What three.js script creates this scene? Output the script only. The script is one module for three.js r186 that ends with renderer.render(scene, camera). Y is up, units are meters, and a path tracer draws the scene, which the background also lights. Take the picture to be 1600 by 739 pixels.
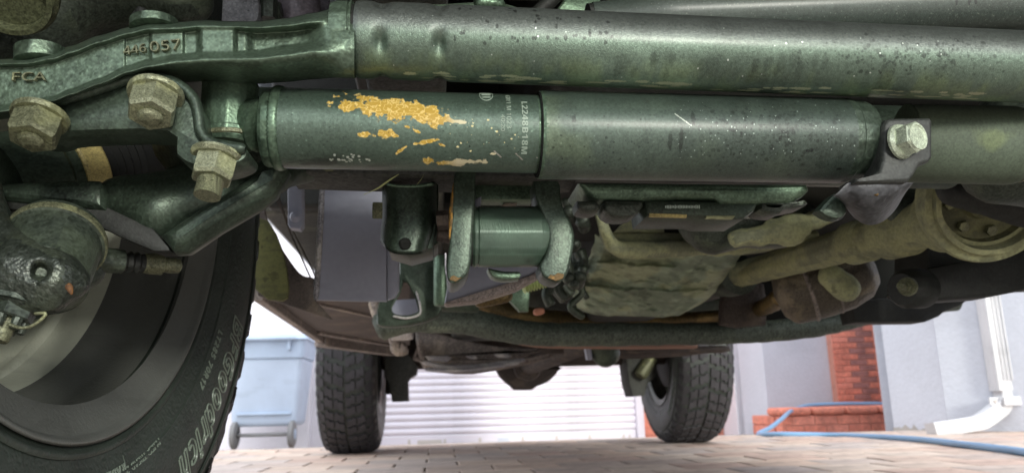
import * as THREE from 'three';
import { mergeGeometries, mergeVertices, toCreasedNormals } from 'three/addons/utils/BufferGeometryUtils.js';
import { RoundedBoxGeometry } from 'three/addons/geometries/RoundedBoxGeometry.js';
import { FontLoader } from 'three/addons/loaders/FontLoader.js';
import { TextGeometry } from 'three/addons/geometries/TextGeometry.js';

// ---------------------------------------------------------------- camera, sky, sun, exposure
const F = 1203, DEG = Math.PI / 180;
const scene = new THREE.Scene();
const camera = new THREE.PerspectiveCamera(2 * Math.atan(369.5 / F) / DEG, 1600 / 739, 0.02, 400);
camera.rotation.order = 'YXZ';
camera.position.set(0, 0.1905, 0);
camera.rotation.set(12.33 * DEG, -5.55 * DEG, -1.435 * DEG);
camera.focus = 0.52; camera.userData.fStop = 13;
camera.updateMatrixWorld(true);
const renderer = new THREE.WebGLRenderer();
renderer.toneMapping = THREE.LinearToneMapping;
renderer.toneMappingExposure = 2.0;
renderer.shadowMap.enabled = true;
{
  const W = 256, H = 128, d = new Float32Array(W * H * 4);
  for (let j = 0; j < H; j++) for (let i = 0; i < W; i++) {
    const el = ((j + 0.5) / H - 0.5) * Math.PI, az = i / W * 2 * Math.PI;
    const s = Math.sin(el);
    let L = s > 0 ? 1.55 * (0.62 + 0.38 * s) : 0.4;
    L *= 1 + 0.05 * Math.sin(az * 3 + s * 7) * Math.max(0, s) + 0.03 * Math.sin(az * 7 - s * 11) * Math.max(0, s);
    const k = (j * W + i) * 4;
    d[k] = L * 0.96; d[k + 1] = L * 1.0; d[k + 2] = L * 1.07; d[k + 3] = 1;
  }
  const sky = new THREE.DataTexture(d, W, H, THREE.RGBAFormat, THREE.FloatType);
  sky.mapping = THREE.EquirectangularReflectionMapping;
  sky.magFilter = sky.minFilter = THREE.LinearFilter; sky.wrapS = THREE.RepeatWrapping; sky.needsUpdate = true;
  scene.background = sky; scene.environment = sky;
}
const sun = new THREE.DirectionalLight(new THREE.Color(1, 0.97, 0.87), 1.3);
sun.position.set(2.6, 2.2, 8); sun.target.position.set(0, 0.3, -0.5); sun.castShadow = true; sun.shadow.radius = 20;  // aimed low from behind the lens, standing in for a flash
sun.shadow.mapSize.set(2048, 2048);
Object.assign(sun.shadow.camera, { left: -8, right: 8, top: 8, bottom: -8, near: 0.1, far: 30 });
scene.add(sun, sun.target);

// ---------------------------------------------------------------- helpers
const V = (x, y, z) => new THREE.Vector3(x, y, z);
function P(x, y, z) {                              // the point seen at picture place (x, y), z metres in front of the lens along the car
  const d = V((x - 800) / F, (369.5 - y) / F, -1).applyQuaternion(camera.quaternion);
  return d.multiplyScalar(-z / d.z).add(camera.position);
}
function S(x, y, z) { const d = V((x - 800) / F, (369.5 - y) / F, -1).applyQuaternion(camera.quaternion); return -z / d.z / F; }
let seed = 12345;
function rnd() { seed = (seed * 1664525 + 1013904223) >>> 0; return seed / 4294967296; }
function reseed(s) { seed = s >>> 0; }
const lerp = (a, b, t) => a + (b - a) * t, clamp = (x, a = 0, b = 1) => Math.min(b, Math.max(a, x));
const sstep = (a, b, x) => { const t = clamp((x - a) / (b - a)); return t * t * (3 - 2 * t); };
function hash(x, y, z) { let h = (x * 374761393 + y * 668265263 + z * 1274126177) | 0; h = Math.imul(h ^ (h >>> 13), 1274126177); return ((h ^ (h >>> 16)) >>> 0) / 4294967296; }
function noise3(x, y, z, per = 1 << 20) {
  const xi = Math.floor(x), yi = Math.floor(y), zi = Math.floor(z), m = n => ((n % per) + per) % per;
  const u = x - xi, v = y - yi, w = z - zi, f = t => t * t * (3 - 2 * t), a = f(u), b = f(v), c = f(w);
  const h = (i, j, k) => hash(m(xi + i), m(yi + j), zi + k);
  return lerp(lerp(lerp(h(0, 0, 0), h(1, 0, 0), a), lerp(h(0, 1, 0), h(1, 1, 0), a), b), lerp(lerp(h(0, 0, 1), h(1, 0, 1), a), lerp(h(0, 1, 1), h(1, 1, 1), a), b), c);
}
function fbm(x, y, z, o = 4, per = 1 << 20) { let s = 0, a = 0.5, n = 0; for (let i = 0; i < o; i++) { s += a * noise3(x, y, z + i * 17, per); n += a; a *= 0.5; x *= 2; y *= 2; z *= 2; per *= 2; } return s / n; }
function tex(W, H, fn, srgb = false, repeat = true) {     // fn(u, v) -> [r, g, b] linear 0..1
  const d = new Uint8Array(W * H * 4), g = srgb ? c => c <= 0.0031308 ? c * 12.92 : 1.055 * Math.pow(c, 1 / 2.4) - 0.055 : c => c;
  for (let j = 0; j < H; j++) for (let i = 0; i < W; i++) {
    const c = fn((i + 0.5) / W, (j + 0.5) / H), k = (j * W + i) * 4;
    for (let q = 0; q < 3; q++) d[k + q] = Math.round(255 * clamp(g(clamp(c[q]))));
    d[k + 3] = 255;
  }
  const t = new THREE.DataTexture(d, W, H, THREE.RGBAFormat);
  t.magFilter = THREE.LinearFilter; t.minFilter = THREE.LinearMipmapLinearFilter; t.generateMipmaps = true;
  t.wrapS = t.wrapT = repeat ? THREE.RepeatWrapping : THREE.ClampToEdgeWrapping;
  if (srgb) t.colorSpace = THREE.SRGBColorSpace;
  t.needsUpdate = true; return t;
}
const rep = (t, n) => { const c = t.clone(); c.repeat.set(n, n); c.needsUpdate = true; return c; };

// ---- textures (uv in metres; n repeats per metre)
const bumpFine = tex(256, 256, (u, v) => { const a = noise3(u * 64, v * 64, 3, 64) * 0.6 + noise3(u * 128, v * 128, 9, 128) * 0.4; return [a, a, a]; });
const bumpCast = tex(256, 256, (u, v) => { const a = fbm(u * 16, v * 16, 5, 4, 16); return [a, a, a]; });
const mottle = tex(512, 512, (u, v) => {
  const a = fbm(u * 6, v * 6, 1, 5, 6), b = fbm(u * 24, v * 24, 40, 3, 24), s = noise3(u * 170, v * 170, 7, 170);
  let k = 0.55 + 0.5 * (a - 0.3) + 0.3 * (b - 0.5) + 0.42 * (s - 0.5) + 0.2 * (noise3(u * 85, v * 85, 9, 85) - 0.5); if (s > 0.84) k += 0.5 * (s - 0.84) / 0.16;  // brightest specks put the sparkle of fine grain into the colour
  return [k, k, k * 0.97];
}, true);
const dusty = tex(512, 512, (u, v) => {                    // dark metal under dust that keeps to patches
  const a = fbm(u * 5, v * 5, 21, 5, 5), b = fbm(u * 40, v * 40, 60, 2, 40), d = sstep(0.45, 0.68, a) * (0.6 + 0.4 * b);
  const s = noise3(u * 200, v * 200, 11, 200) > 0.9 ? 0.2 : 0;
  const g = 0.4 * (noise3(u * 190, v * 190, 14, 190) - 0.5) + 0.2 * (noise3(u * 95, v * 95, 15, 95) - 0.5), q = 0.42 + 0.42 * d + s + g; return [q, q + 0.01, q * 0.98 - 0.1 * d];
}, true);
const mud = tex(1024, 1024, (u, v) => {                   // pale dried mud wiped in streaks over dark metal
  const w = fbm(u * 6, v * 6, 3, 3, 6) * 0.12, a = fbm(u * 5, v * 5 + w, 31, 5, 5), b = fbm(u * 10, v * 40 + w * 8, 70, 4, 40), c = fbm(u * 40, v * 40, 90, 4, 40), d = sstep(0.34, 0.64, a * 0.4 + b * 0.35 + c * 0.25), e = noise3(u * 180, v * 180, 13, 180), pit = sstep(0.72, 0.8, fbm(u * 14, v * 14, 44, 4, 14));
  const k = lerp(0.44, 0.76, d) * (0.85 + 0.3 * (e - 0.5)) * (1 - 0.4 * pit);
  return [k, k * lerp(1.0, 0.98, d), k * lerp(0.86, 0.7, d)];
}, true);
const soft = tex(256, 256, (u, v) => { const a = fbm(u * 5, v * 5, 61, 5, 5), b = noise3(u * 90, v * 90, 8, 90), s = sstep(0.62, 0.75, fbm(u * 4, v * 16, 91, 4, 16)); const k = 0.82 + 0.2 * (a - 0.5) + 0.05 * (b - 0.5) - 0.1 * s; return [k, k, k]; }, true);
const rusty = tex(256, 256, (u, v) => {
  const a = fbm(u * 8, v * 8, 51, 5, 8);
  const d = sstep(0.4, 0.62, a); return [lerp(0.3, 0.75, d), lerp(0.22, 0.48, d), lerp(0.16, 0.2, d)];
}, true);
const rubberT = tex(512, 512, (u, v) => {
  const a = fbm(u * 8, v * 8, 81, 5, 8), b = noise3(u * 150, v * 150, 5, 150); const k = 0.5 + 0.5 * (a - 0.35) + (b > 0.84 ? 0.25 : 0); return [k, k, k];
}, true);

function mat(c, rough = 0.5, metal = 0, o = {}) {
  const m = new THREE.MeshStandardMaterial({ roughness: rough, metalness: metal });
  m.color.setRGB(c[0], c[1], c[2]);
  if (o.map) m.map = o.n ? rep(o.map, o.n) : o.map;
  if (o.bump) { m.bumpMap = rep(o.bump, o.bn || 10); m.bumpScale = o.bs || 0.0004; }
  m.side = THREE.DoubleSide;
  return m;
}
const peel = { bump: bumpFine, bn: 14, bs: 0.00013 }, cast = { bump: bumpCast, bn: 12, bs: 0.0012 };
const M = {  // metal and rubber greens hold the light's green cast in their colour
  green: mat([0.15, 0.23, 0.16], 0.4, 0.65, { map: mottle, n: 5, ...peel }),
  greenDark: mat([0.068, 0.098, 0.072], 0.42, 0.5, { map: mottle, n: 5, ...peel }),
  forged: mat([0.14, 0.2, 0.145], 0.4, 0.6, { map: mottle, n: 5, bump: bumpCast, bn: 40, bs: 0.0002 }),
  cast: mat([0.1, 0.125, 0.1], 0.45, 0.4, { map: dusty, n: 5, bump: bumpCast, bn: 30, bs: 0.0004 }),
  black: mat([0.022, 0.025, 0.022], 0.65, 0.1, { map: mottle, n: 4, ...peel }),
  blackDust: mat([0.12, 0.125, 0.115], 0.75, 0, { map: dusty, n: 3, ...cast }),
  void: new THREE.MeshPhysicalMaterial({ color: 0x222321, roughness: 1, metalness: 0, specularIntensity: 0.15, side: THREE.DoubleSide }),  // near-black for surfaces that stand in for deep shade
  worn: mat([0.2, 0.24, 0.2], 0.55, 0.2, { map: dusty, n: 3, ...cast }),
  mud: mat([0.44, 0.46, 0.335], 0.85, 0, { map: mud, n: 3, bump: bumpCast, bn: 20, bs: 0.0006 }),
  mudPale: mat([0.56, 0.6, 0.45], 0.8, 0, { map: mud, n: 3, bump: bumpCast, bn: 20, bs: 0.0005 }),
  zinc: mat([0.5, 0.52, 0.345], 0.4, 0.45, { map: dusty, n: 14, bump: bumpCast, bn: 30, bs: 0.0004 }),
  zincDull: mat([0.3, 0.31, 0.19], 0.5, 0.4, { map: dusty, n: 9, bump: bumpCast, bn: 30, bs: 0.0005 }),
  zincPale: mat([0.66, 0.75, 0.58], 0.4, 0.35, { map: mottle, n: 12, bump: bumpCast, bn: 40, bs: 0.0003 }),
  yellow: mat([0.6, 0.5, 0.2], 0.6, 0.1, { map: mottle, n: 8 }),
  lilac: mat([0.39, 0.41, 0.50], 0.5, 0, { map: soft, n: 3, ...peel }),  // lilac tone of the sky light is put into this grey
  lilacPale: mat([0.7, 0.67, 0.74], 0.6, 0.1, { map: dusty, n: 4, ...peel }),
  canister: mat([0.24, 0.2, 0.16], 0.5, 0.3, { map: dusty, n: 7, ...cast }),
  grain: mat([0.22, 0.23, 0.25], 0.6, 0.1, { map: mottle, n: 5, ...peel }),
  brown: mat([0.15, 0.115, 0.1], 0.65, 0.2, { map: dusty, n: 5, ...cast }),
  rust: mat([0.5, 0.42, 0.3], 0.8, 0.1, { map: rusty, n: 12, ...cast }),
  ochre: mat([0.36, 0.29, 0.1], 0.7, 0, { map: rusty, n: 25, bump: bumpCast, bn: 40, bs: 0.0006 }),
  goldPipe: mat([0.27, 0.19, 0.08], 0.45, 0.5, { map: dusty, n: 4, ...cast }),
  tan: mat([0.52, 0.44, 0.41], 0.7, 0.1, { map: dusty, n: 2, ...cast }),
  rubber: mat([0.047, 0.062, 0.05], 0.5, 0, { map: rubberT, n: 5, bump: bumpFine, bn: 6, bs: 0.0006 }),
  tread: mat([0.07, 0.067, 0.073], 0.8, 0, { map: rubberT, n: 3, bump: bumpFine, bn: 5, bs: 0.0008 }),
  rubberText: mat([0.17, 0.21, 0.17], 0.38, 0),  // lighter than the tyre: glint on the raised edges put into the colour
  rim: mat([0.17, 0.18, 0.165], 0.42, 0.3, { map: soft, n: 4, bump: bumpFine, bn: 10, bs: 0.0003 }),
  face: mat([0.1, 0.11, 0.09], 0.6, 0.1, { map: soft, n: 4 }),  // rim metal darkened to offset the light on the face
  barrel: mat([0.78, 0.82, 0.68], 0.55, 0.1, { map: soft, n: 4, bump: bumpFine, bn: 10, bs: 0.0002 }),  // rim metal lightened to offset the shade inside the wheel
  bodyPaint: mat([0.1, 0.11, 0.12], 0.3, 0.3),
};

// ---- geometry builders (world coordinates)
function boxUV(g) {
  const q = g.index ? g.toNonIndexed() : g, p = q.attributes.position, n = q.attributes.normal, uv = new Float32Array(p.count * 2);
  for (let i = 0; i < p.count; i += 3) {
    let ax = 0, ay = 0, az = 0;
    for (let k = 0; k < 3; k++) { ax += Math.abs(n.getX(i + k)); ay += Math.abs(n.getY(i + k)); az += Math.abs(n.getZ(i + k)); }
    for (let k = 0; k < 3; k++) {
      const x = p.getX(i + k), y = p.getY(i + k), z = p.getZ(i + k);
      const a = ax > ay && ax > az ? [z, y] : ay > az ? [x, z] : [x, y];
      uv[(i + k) * 2] = a[0]; uv[(i + k) * 2 + 1] = a[1];
    }
  }
  q.setAttribute('uv', new THREE.BufferAttribute(uv, 2));
  return q;
}
function clean(g) { const q = g.index ? g.toNonIndexed() : g; if (!q.attributes.normal) q.computeVertexNormals(); for (const k of Object.keys(q.attributes)) if (!['position', 'normal', 'uv'].includes(k)) q.deleteAttribute(k); q.morphAttributes = {}; return q; }
function join(list) {
  const a = [list].flat(2).map(g => { const q = clean(g); return g.userData.keepUV ? q : boxUV(q); });
  const m = a.length > 1 ? mergeGeometries(a, false) : a[0];
  return m;
}
function gridGeo(nu, nv, fn, closeV = false) {            // fn(i, j) -> Vector3 ; (nu+1) x (nv+1)
  const pos = [], uv = [], idx = [];
  for (let i = 0; i <= nu; i++) for (let j = 0; j <= nv; j++) { const p = fn(i, j); pos.push(p.x, p.y, p.z); uv.push(i / nu, j / nv); }
  for (let i = 0; i < nu; i++) for (let j = 0; j < nv; j++) { const a = i * (nv + 1) + j, b = a + nv + 1; idx.push(a, b, a + 1, b, b + 1, a + 1); }
  const g = new THREE.BufferGeometry();
  g.setAttribute('position', new THREE.Float32BufferAttribute(pos, 3)); g.setAttribute('uv', new THREE.Float32BufferAttribute(uv, 2)); g.setIndex(idx);
  g.computeVertexNormals();
  if (closeV) { const n = g.attributes.normal; for (let i = 0; i <= nu; i++) { const a = i * (nv + 1), b = a + nv; const v = V(n.getX(a) + n.getX(b), n.getY(a) + n.getY(b), n.getZ(a) + n.getZ(b)).normalize(); n.setXYZ(a, v.x, v.y, v.z); n.setXYZ(b, v.x, v.y, v.z); } }
  return g;
}
function frame(p0, p1) { const a = p1.clone().sub(p0).normalize(); let e1 = V(0, 0, 1); if (Math.abs(a.z) > 0.9) e1 = V(0, 1, 0); e1.addScaledVector(a, -e1.dot(a)).normalize(); const e2 = e1.clone().cross(a); return { a, e1, e2 }; }
// surface of revolution with free radius r(t, angle); angle 0 faces the lens side (+z), +90 is up
function revolve(p0, p1, nT, nA, r, keepUV = false) {
  const { e1, e2 } = frame(p0, p1);
  const g = gridGeo(nT, nA, (i, j) => { const t = i / nT, th = -Math.PI + j / nA * 2 * Math.PI, R = r(t, th); return p0.clone().lerp(p1, t).addScaledVector(e1, R * Math.cos(th)).addScaledVector(e2, R * Math.sin(th)); }, true);
  if (keepUV) g.userData.keepUV = true;
  return g;
}
// lathe between points; profile [[t, radius]...] with flat caps, creased
function lathe(p0, p1, prof, n = 32, crease = 0.6) {
  const { e1, e2 } = frame(p0, p1), L = prof.length - 1;
  const g = gridGeo(L, n, (i, j) => { const [t, R] = prof[i], th = -Math.PI + j / n * 2 * Math.PI; return p0.clone().lerp(p1, t).addScaledVector(e1, R * Math.cos(th)).addScaledVector(e2, R * Math.sin(th)); }, true);
  return toCreasedNormals(g, crease);
}
const rod = (p0, p1, r, r1 = r, n = 20, b = 0.08) => { const L = p0.distanceTo(p1), c = Math.min(b, 0.3 * r / L); return lathe(p0, p1, [[0, 0], [0, r * 0.86], [c, r], [1 - c, r1], [1, r1 * 0.86], [1, 0]], n); };
function tube(pts, rad, n = 14, seg = 60, wob = 0) {      // swept tube, radius list along it
  const c = new THREE.CatmullRomCurve3(pts), fr = c.computeFrenetFrames(seg), R = Array.isArray(rad) ? rad : [rad, rad];
  const g = gridGeo(seg, n, (i, j) => {
    const t = i / seg, k = t * (R.length - 1), a = Math.min(R.length - 2, Math.floor(k)), p = c.getPointAt(t), th = j / n * 2 * Math.PI;
    let r = lerp(R[a], R[a + 1], k - a); if (wob) r *= 1 + wob * (fbm(p.x * 60, p.y * 60, p.z * 60 + Math.cos(th) * 2, 2) - 0.5);
    if (i === 0 || i === seg) r *= 0.6;
    return p.addScaledVector(fr.normals[i], r * Math.cos(th)).addScaledVector(fr.binormals[i], r * Math.sin(th));
  }, true);
  return g;
}
const px3 = (list, z) => list.map(a => P(a[0], a[1], a[2] ?? z));
function outline(pts, z, smooth) {
  let w = pts.map(a => { const p = P(a[0], a[1], z); return new THREE.Vector2(p.x, p.y); });
  if (smooth) w = new THREE.SplineCurve([...w, w[0]]).getPoints(pts.length * smooth).slice(0, -1);
  return w;
}
// a flat piece of real thickness standing at z: outline in picture places, front face at z
function plate(pts, z, th, o = {}) {
  const sh = new THREE.Shape(outline(pts, z, o.smooth));
  for (const h of o.holes || []) sh.holes.push(new THREE.Path(outline(h, z, 6)));
  const b = Math.min(o.bevel ?? 0.0015, th * 0.45);
  const g = new THREE.ExtrudeGeometry(sh, { depth: th - 2 * b, bevelEnabled: true, bevelThickness: b, bevelSize: b, bevelOffset: -b, bevelSegments: o.seg || 2, curveSegments: 8 });
  g.translate(0, 0, -z - th + b);
  let q = toCreasedNormals(g, 0.7);
  if (o.tilt) { const c = P(...o.pivot, z); q.translate(-c.x, -c.y, -c.z); q.rotateX(o.tilt[0]); q.rotateY(o.tilt[1] || 0); q.translate(c.x, c.y, c.z); }
  return q;
}
function rbox(c, s, r = 0.004, rot = [0, 0, 0], seg = 2) { const g = new RoundedBoxGeometry(s[0], s[1], s[2], seg, Math.min(r, Math.min(...s) * 0.45)); g.rotateX(rot[0]); g.rotateY(rot[1]); g.rotateZ(rot[2]); g.translate(c.x, c.y, c.z); return g; }
// box between two picture corners at z, going th back
function pbox(x0, y0, x1, y1, z, th, r = 0.003, rot) { const a = P(x0, y0, z), b = P(x1, y1, z), c = a.clone().lerp(b, 0.5); c.z -= th / 2; return rbox(c, [Math.abs(b.x - a.x), Math.abs(b.y - a.y), th], r, rot); }
// smooth cast bodies: joined capsules [x0,y0,z0,r0, x1,y1,z1,r1] (picture places, radii in picture units at that depth), meshed by surface nets
function blob(caps, k, cell, rough = 0, cuts = []) {
  const conv = c => { const a = P(c[0], c[1], c[2]), b = P(c[4], c[5], c[6]); return { a, b, ra: c[3] * S(c[0], c[1], c[2]), rb: c[7] * S(c[4], c[5], c[6]) }; };
  const C = caps.map(conv), D = cuts.map(conv), lo = V(1e9, 1e9, 1e9), hi = V(-1e9, -1e9, -1e9);
  for (const c of C) for (const [p, r] of [[c.a, c.ra], [c.b, c.rb]]) { lo.min(p.clone().subScalar(r + 3 * cell)); hi.max(p.clone().addScalar(r + 3 * cell)); }
  const n = [0, 1, 2].map(i => Math.ceil((hi.getComponent(i) - lo.getComponent(i)) / cell) + 1);
  const dist = (p, c) => { const ab = c.b.clone().sub(c.a), L = ab.lengthSq(), t = L ? clamp(p.clone().sub(c.a).dot(ab) / L) : 0; return p.distanceTo(c.a.clone().addScaledVector(ab, t)) - lerp(c.ra, c.rb, t); };
  const f = new Float32Array(n[0] * n[1] * n[2]), id = (x, y, z) => x + n[0] * (y + n[1] * z), p = V();
  for (let z = 0; z < n[2]; z++) for (let y = 0; y < n[1]; y++) for (let x = 0; x < n[0]; x++) {
    p.set(lo.x + x * cell, lo.y + y * cell, lo.z + z * cell);
    let d = 1e3; for (const c of C) { const e = dist(p, c), h = Math.max(k - Math.abs(d - e), 0) / k; d = Math.min(d, e) - h * h * k * 0.25; }
    for (const c of D) { const e = -dist(p, c), kk = k * 0.5, h = Math.max(kk - Math.abs(d - e), 0) / kk; d = Math.max(d, e) + h * h * kk * 0.25; }
    if (rough) d += rough * (fbm(p.x * 90, p.y * 90, p.z * 90, 3) - 0.5);
    f[id(x, y, z)] = d;
  }
  const pos = [], idx = [], vid = new Int32Array(f.length).fill(-1), cr = [[0, 0, 0], [1, 0, 0], [0, 1, 0], [1, 1, 0], [0, 0, 1], [1, 0, 1], [0, 1, 1], [1, 1, 1]], ed = [[0, 1], [2, 3], [4, 5], [6, 7], [0, 2], [1, 3], [4, 6], [5, 7], [0, 4], [1, 5], [2, 6], [3, 7]];
  for (let z = 0; z < n[2] - 1; z++) for (let y = 0; y < n[1] - 1; y++) for (let x = 0; x < n[0] - 1; x++) {
    const g = cr.map(c => f[id(x + c[0], y + c[1], z + c[2])]); let m = 0, sx = 0, sy = 0, sz = 0;
    for (const [a, b] of ed) if ((g[a] < 0) !== (g[b] < 0)) { const t = g[a] / (g[a] - g[b]); sx += lerp(cr[a][0], cr[b][0], t); sy += lerp(cr[a][1], cr[b][1], t); sz += lerp(cr[a][2], cr[b][2], t); m++; }
    if (m) { vid[id(x, y, z)] = pos.length / 3; pos.push(lo.x + (x + sx / m) * cell, lo.y + (y + sy / m) * cell, lo.z + (z + sz / m) * cell); }
  }
  const st = [1, n[0], n[0] * n[1]];
  for (let z = 1; z < n[2] - 1; z++) for (let y = 1; y < n[1] - 1; y++) for (let x = 1; x < n[0] - 1; x++) for (let ax = 0; ax < 3; ax++) {
    const i = id(x, y, z), a = f[i], b = f[i + st[ax]]; if ((a < 0) === (b < 0)) continue;
    const u = st[(ax + 1) % 3], w = st[(ax + 2) % 3], q = [vid[i], vid[i - u], vid[i - u - w], vid[i - w]];
    if (q.some(v => v < 0)) continue;
    if (a < 0) idx.push(q[0], q[1], q[2], q[0], q[2], q[3]); else idx.push(q[0], q[2], q[1], q[0], q[3], q[2]);
  }
  const g = new THREE.BufferGeometry(); g.setAttribute('position', new THREE.Float32BufferAttribute(pos, 3)); g.setIndex(idx); g.computeVertexNormals(); return g;
}
// hex prism along an axis
function hex(p, ax, r, h, turn = 0, cham = 0.12) {
  const a = ax.clone().normalize(), q = p.clone().addScaledVector(a, h), { e1, e2 } = frame(p, q), prof = [[0, 0], [0, r], [1 - cham, r], [1, r * 0.9], [1, 0]];
  const g = gridGeo(4, 6, (i, j) => { const th = turn + j / 6 * 2 * Math.PI; return p.clone().lerp(q, prof[i][0]).addScaledVector(e1, prof[i][1] * Math.cos(th)).addScaledVector(e2, prof[i][1] * Math.sin(th)); });
  return toCreasedNormals(g, 0.3);
}
function thread(p, ax, r, h, n) { const prof = [[0, 0]]; for (let i = 0; i <= n * 2; i++) prof.push([i / (n * 2), i % 2 ? r * 0.9 : r]); prof.push([1, r * 0.8], [1, 0]); return lathe(p, p.clone().addScaledVector(ax.clone().normalize(), h), prof, 20, 0.3); }

// ---- scene objects
const used = {};
function numbered(n) { const k = used[n] = (used[n] ?? -1) + 1; return k ? n + '_' + String(k).padStart(3, '0') : n; }
function tag(o, label, category, group, kind) { Object.assign(o.userData, { label, category }); if (group) o.userData.group = group; if (kind) o.userData.kind = kind; return o; }
function mesh(name, geos, m, parent, origin, label) {
  const g = join([].concat(geos)); if (origin) g.translate(-origin.x, -origin.y, -origin.z);
  const o = new THREE.Mesh(g, m); o.name = parent === scene ? numbered(name) : name; o.castShadow = o.receiveShadow = true; if (label) o.userData.label = label;
  parent.add(o); return o;
}
function thing(name, pos, label, category, group) { const o = new THREE.Group(); o.name = numbered(name); o.position.copy(pos); scene.add(o); tag(o, label, category, group); return o; }
const font = await new FontLoader().loadAsync('fonts/droid/droid_sans_bold.typeface.json');
const fontSerif = await new FontLoader().loadAsync('fonts/droid/droid_sans_regular.typeface.json');
function textGeo(s, size, depth, f = font) { const g = new TextGeometry(s, { font: f, size, depth, curveSegments: 4, bevelEnabled: false }); g.computeBoundingBox(); const b = g.boundingBox; g.translate(-(b.min.x + b.max.x) / 2, -(b.min.y + b.max.y) / 2, 0); return g; }
function bend(g, fn) { const p = g.attributes.position; for (let i = 0; i < p.count; i++) { const v = fn(p.getX(i), p.getY(i), p.getZ(i)); p.setXYZ(i, v.x, v.y, v.z); } g.computeVertexNormals(); return g; }

// ---------------------------------------------------------------- setting: ground and driveway
const CX = 0.398, ZF = 0.63, ZR = 3.614;             // the car's centre line, its front and rear axles
const groundY = z => z < 3.9 ? 0 : -0.043 * (z - 3.9);
{
  const g = gridGeo(60, 8, (i, j) => { const z = lerp(-30, 60, i / 60); return V(lerp(-50, 50, j / 8), groundY(z) - 0.03, -z); });
  g.userData.keepUV = false;
  const t = tex(256, 256, (u, v) => { const k = 0.6 + 0.6 * (fbm(u * 8, v * 8, 3, 4, 8) - 0.4); return [k, k * 0.9, k * 0.8]; }, true);
  const m = mat([0.34, 0.31, 0.27], 0.95, 0, { map: t, n: 0.7 });
  const o = mesh('ground', g, m, scene); o.userData.kind = 'structure';
}
{
  const drive = new THREE.Group(); drive.name = 'driveway'; drive.position.set(0.9, 0, -3); scene.add(drive);
  drive.userData = { label: 'block paved driveway in beige, pink and brown pavers under the car', category: 'driveway', kind: 'structure' };
  const O = drive.position;
  const bed = gridGeo(20, 2, (i, j) => { const z = lerp(-3, 7.4, i / 20); return V(lerp(-3.5, 5.5, j / 2), groundY(z) - 0.012, -z); });
  const grit = tex(256, 256, (u, v) => { const k = 0.45 + 0.5 * (fbm(u * 30, v * 30, 3, 3, 30) - 0.4); return [k, k * 0.92, k * 0.85]; }, true);
  mesh('sand_joint', bed, mat([0.3, 0.27, 0.24], 1, 0, { map: grit, n: 3 }), drive, O);
  const stone = tex(512, 512, (u, v) => { const a = fbm(u * 5, v * 5, 90, 5, 5), b = noise3(u * 120, v * 120, 4, 120), c = sstep(0.55, 0.75, fbm(u * 9, v * 9, 17, 4, 9)); const k = 0.74 + 0.42 * (a - 0.45) + 0.12 * (b - 0.5) - 0.16 * c; return [k, k * 0.985, k * 0.965]; }, true);
  const cols = [[0.62, 0.53, 0.45], [0.58, 0.47, 0.39], [0.54, 0.49, 0.45], [0.64, 0.51, 0.41], [0.49, 0.43, 0.39], [0.66, 0.59, 0.51], [0.56, 0.42, 0.35], [0.46, 0.44, 0.43]];
  const pm = cols.map(c => c.map((q, i) => q * [1.3, 1.24, 1.2][i] * 0.6 + [0.27, 0.21, 0.185][i])).map(c => mat(c, 0.8, 0, { map: stone, n: 2.2, bump: bumpCast, bn: 8, bs: 0.0012 }));
  const w = 0.214, d = 0.206, shapes = [];
  reseed(77);
  for (let k = 0; k < 4; k++) {                       // a paver with a worn arris and a slightly uneven face
    const g = new RoundedBoxGeometry(w - 0.005, 0.05, d - 0.005, 2, 0.006), p = g.attributes.position;
    for (let i = 0; i < p.count; i++) if (p.getY(i) > 0) p.setY(i, p.getY(i) + 0.0025 * (fbm(p.getX(i) * 14, p.getZ(i) * 14, k * 9, 2) - 0.5));
    g.computeVertexNormals(); g.translate(0, -0.025, 0); shapes.push(boxUV(g));
  }
  const cells = [];
  for (let r = 0; r < 46; r++) for (let c = -16; c < 28; c++) {
    const z = -2 + r * d, x = c * w + (r % 2 ? w / 2 : 0) + 0.06; if (x < -3.3 || x > 5.3 || z > 7.1) continue;
    const bear = Math.atan2(x, z) / DEG - 5.55, vis = z > 1.85 && z < 4.3 && bear > -24 && bear < 35.5;
    cells.push({ x, z, vis, key: vis ? z : 100 + Math.abs(z - 3) + Math.abs(x) });
  }
  cells.sort((a, b) => a.key - b.key);
  const rest = [];
  cells.forEach((q, i) => {
    const y = groundY(q.z), k = Math.floor(rnd() * 4), m = Math.floor(rnd() * pm.length), slope = q.z > 3.9 ? -0.043 : 0;
    const dy = 0.003 * (rnd() - 0.5), rx = 0.008 * (rnd() - 0.5) - slope, rz = 0.008 * (rnd() - 0.5), ry = 0.02 * (rnd() - 0.5);
    if (i < 300) { const o = new THREE.Mesh(shapes[k], pm[m]); o.name = 'paver'; o.position.set(q.x - O.x, y + dy, -q.z - O.z); o.rotation.set(rx, ry, rz); o.castShadow = o.receiveShadow = true; drive.add(o); }
    else rest.push({ q, k, m, y: y + dy, rx, ry, rz });
  });
  const mm = new THREE.Matrix4(), e = new THREE.Euler();
  const gs = rest.map(s => { const g = shapes[s.k].clone(); mm.makeRotationFromEuler(e.set(s.rx, s.ry, s.rz)); mm.setPosition(s.q.x, s.y, -s.q.z); g.applyMatrix4(mm); const c = cols[s.m], n = g.attributes.position.count, a = new Float32Array(n * 3); for (let i = 0; i < n; i++) a.set(c, i * 3); g.setAttribute('color', new THREE.BufferAttribute(a, 3)); return g; });
  const g = mergeGeometries(gs, false); g.translate(-O.x, 0, -O.z);
  const vm = mat([1, 1, 1], 0.8, 0, { map: stone, n: 2.2, bump: bumpCast, bn: 8, bs: 0.0012 }); vm.vertexColors = true;
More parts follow.
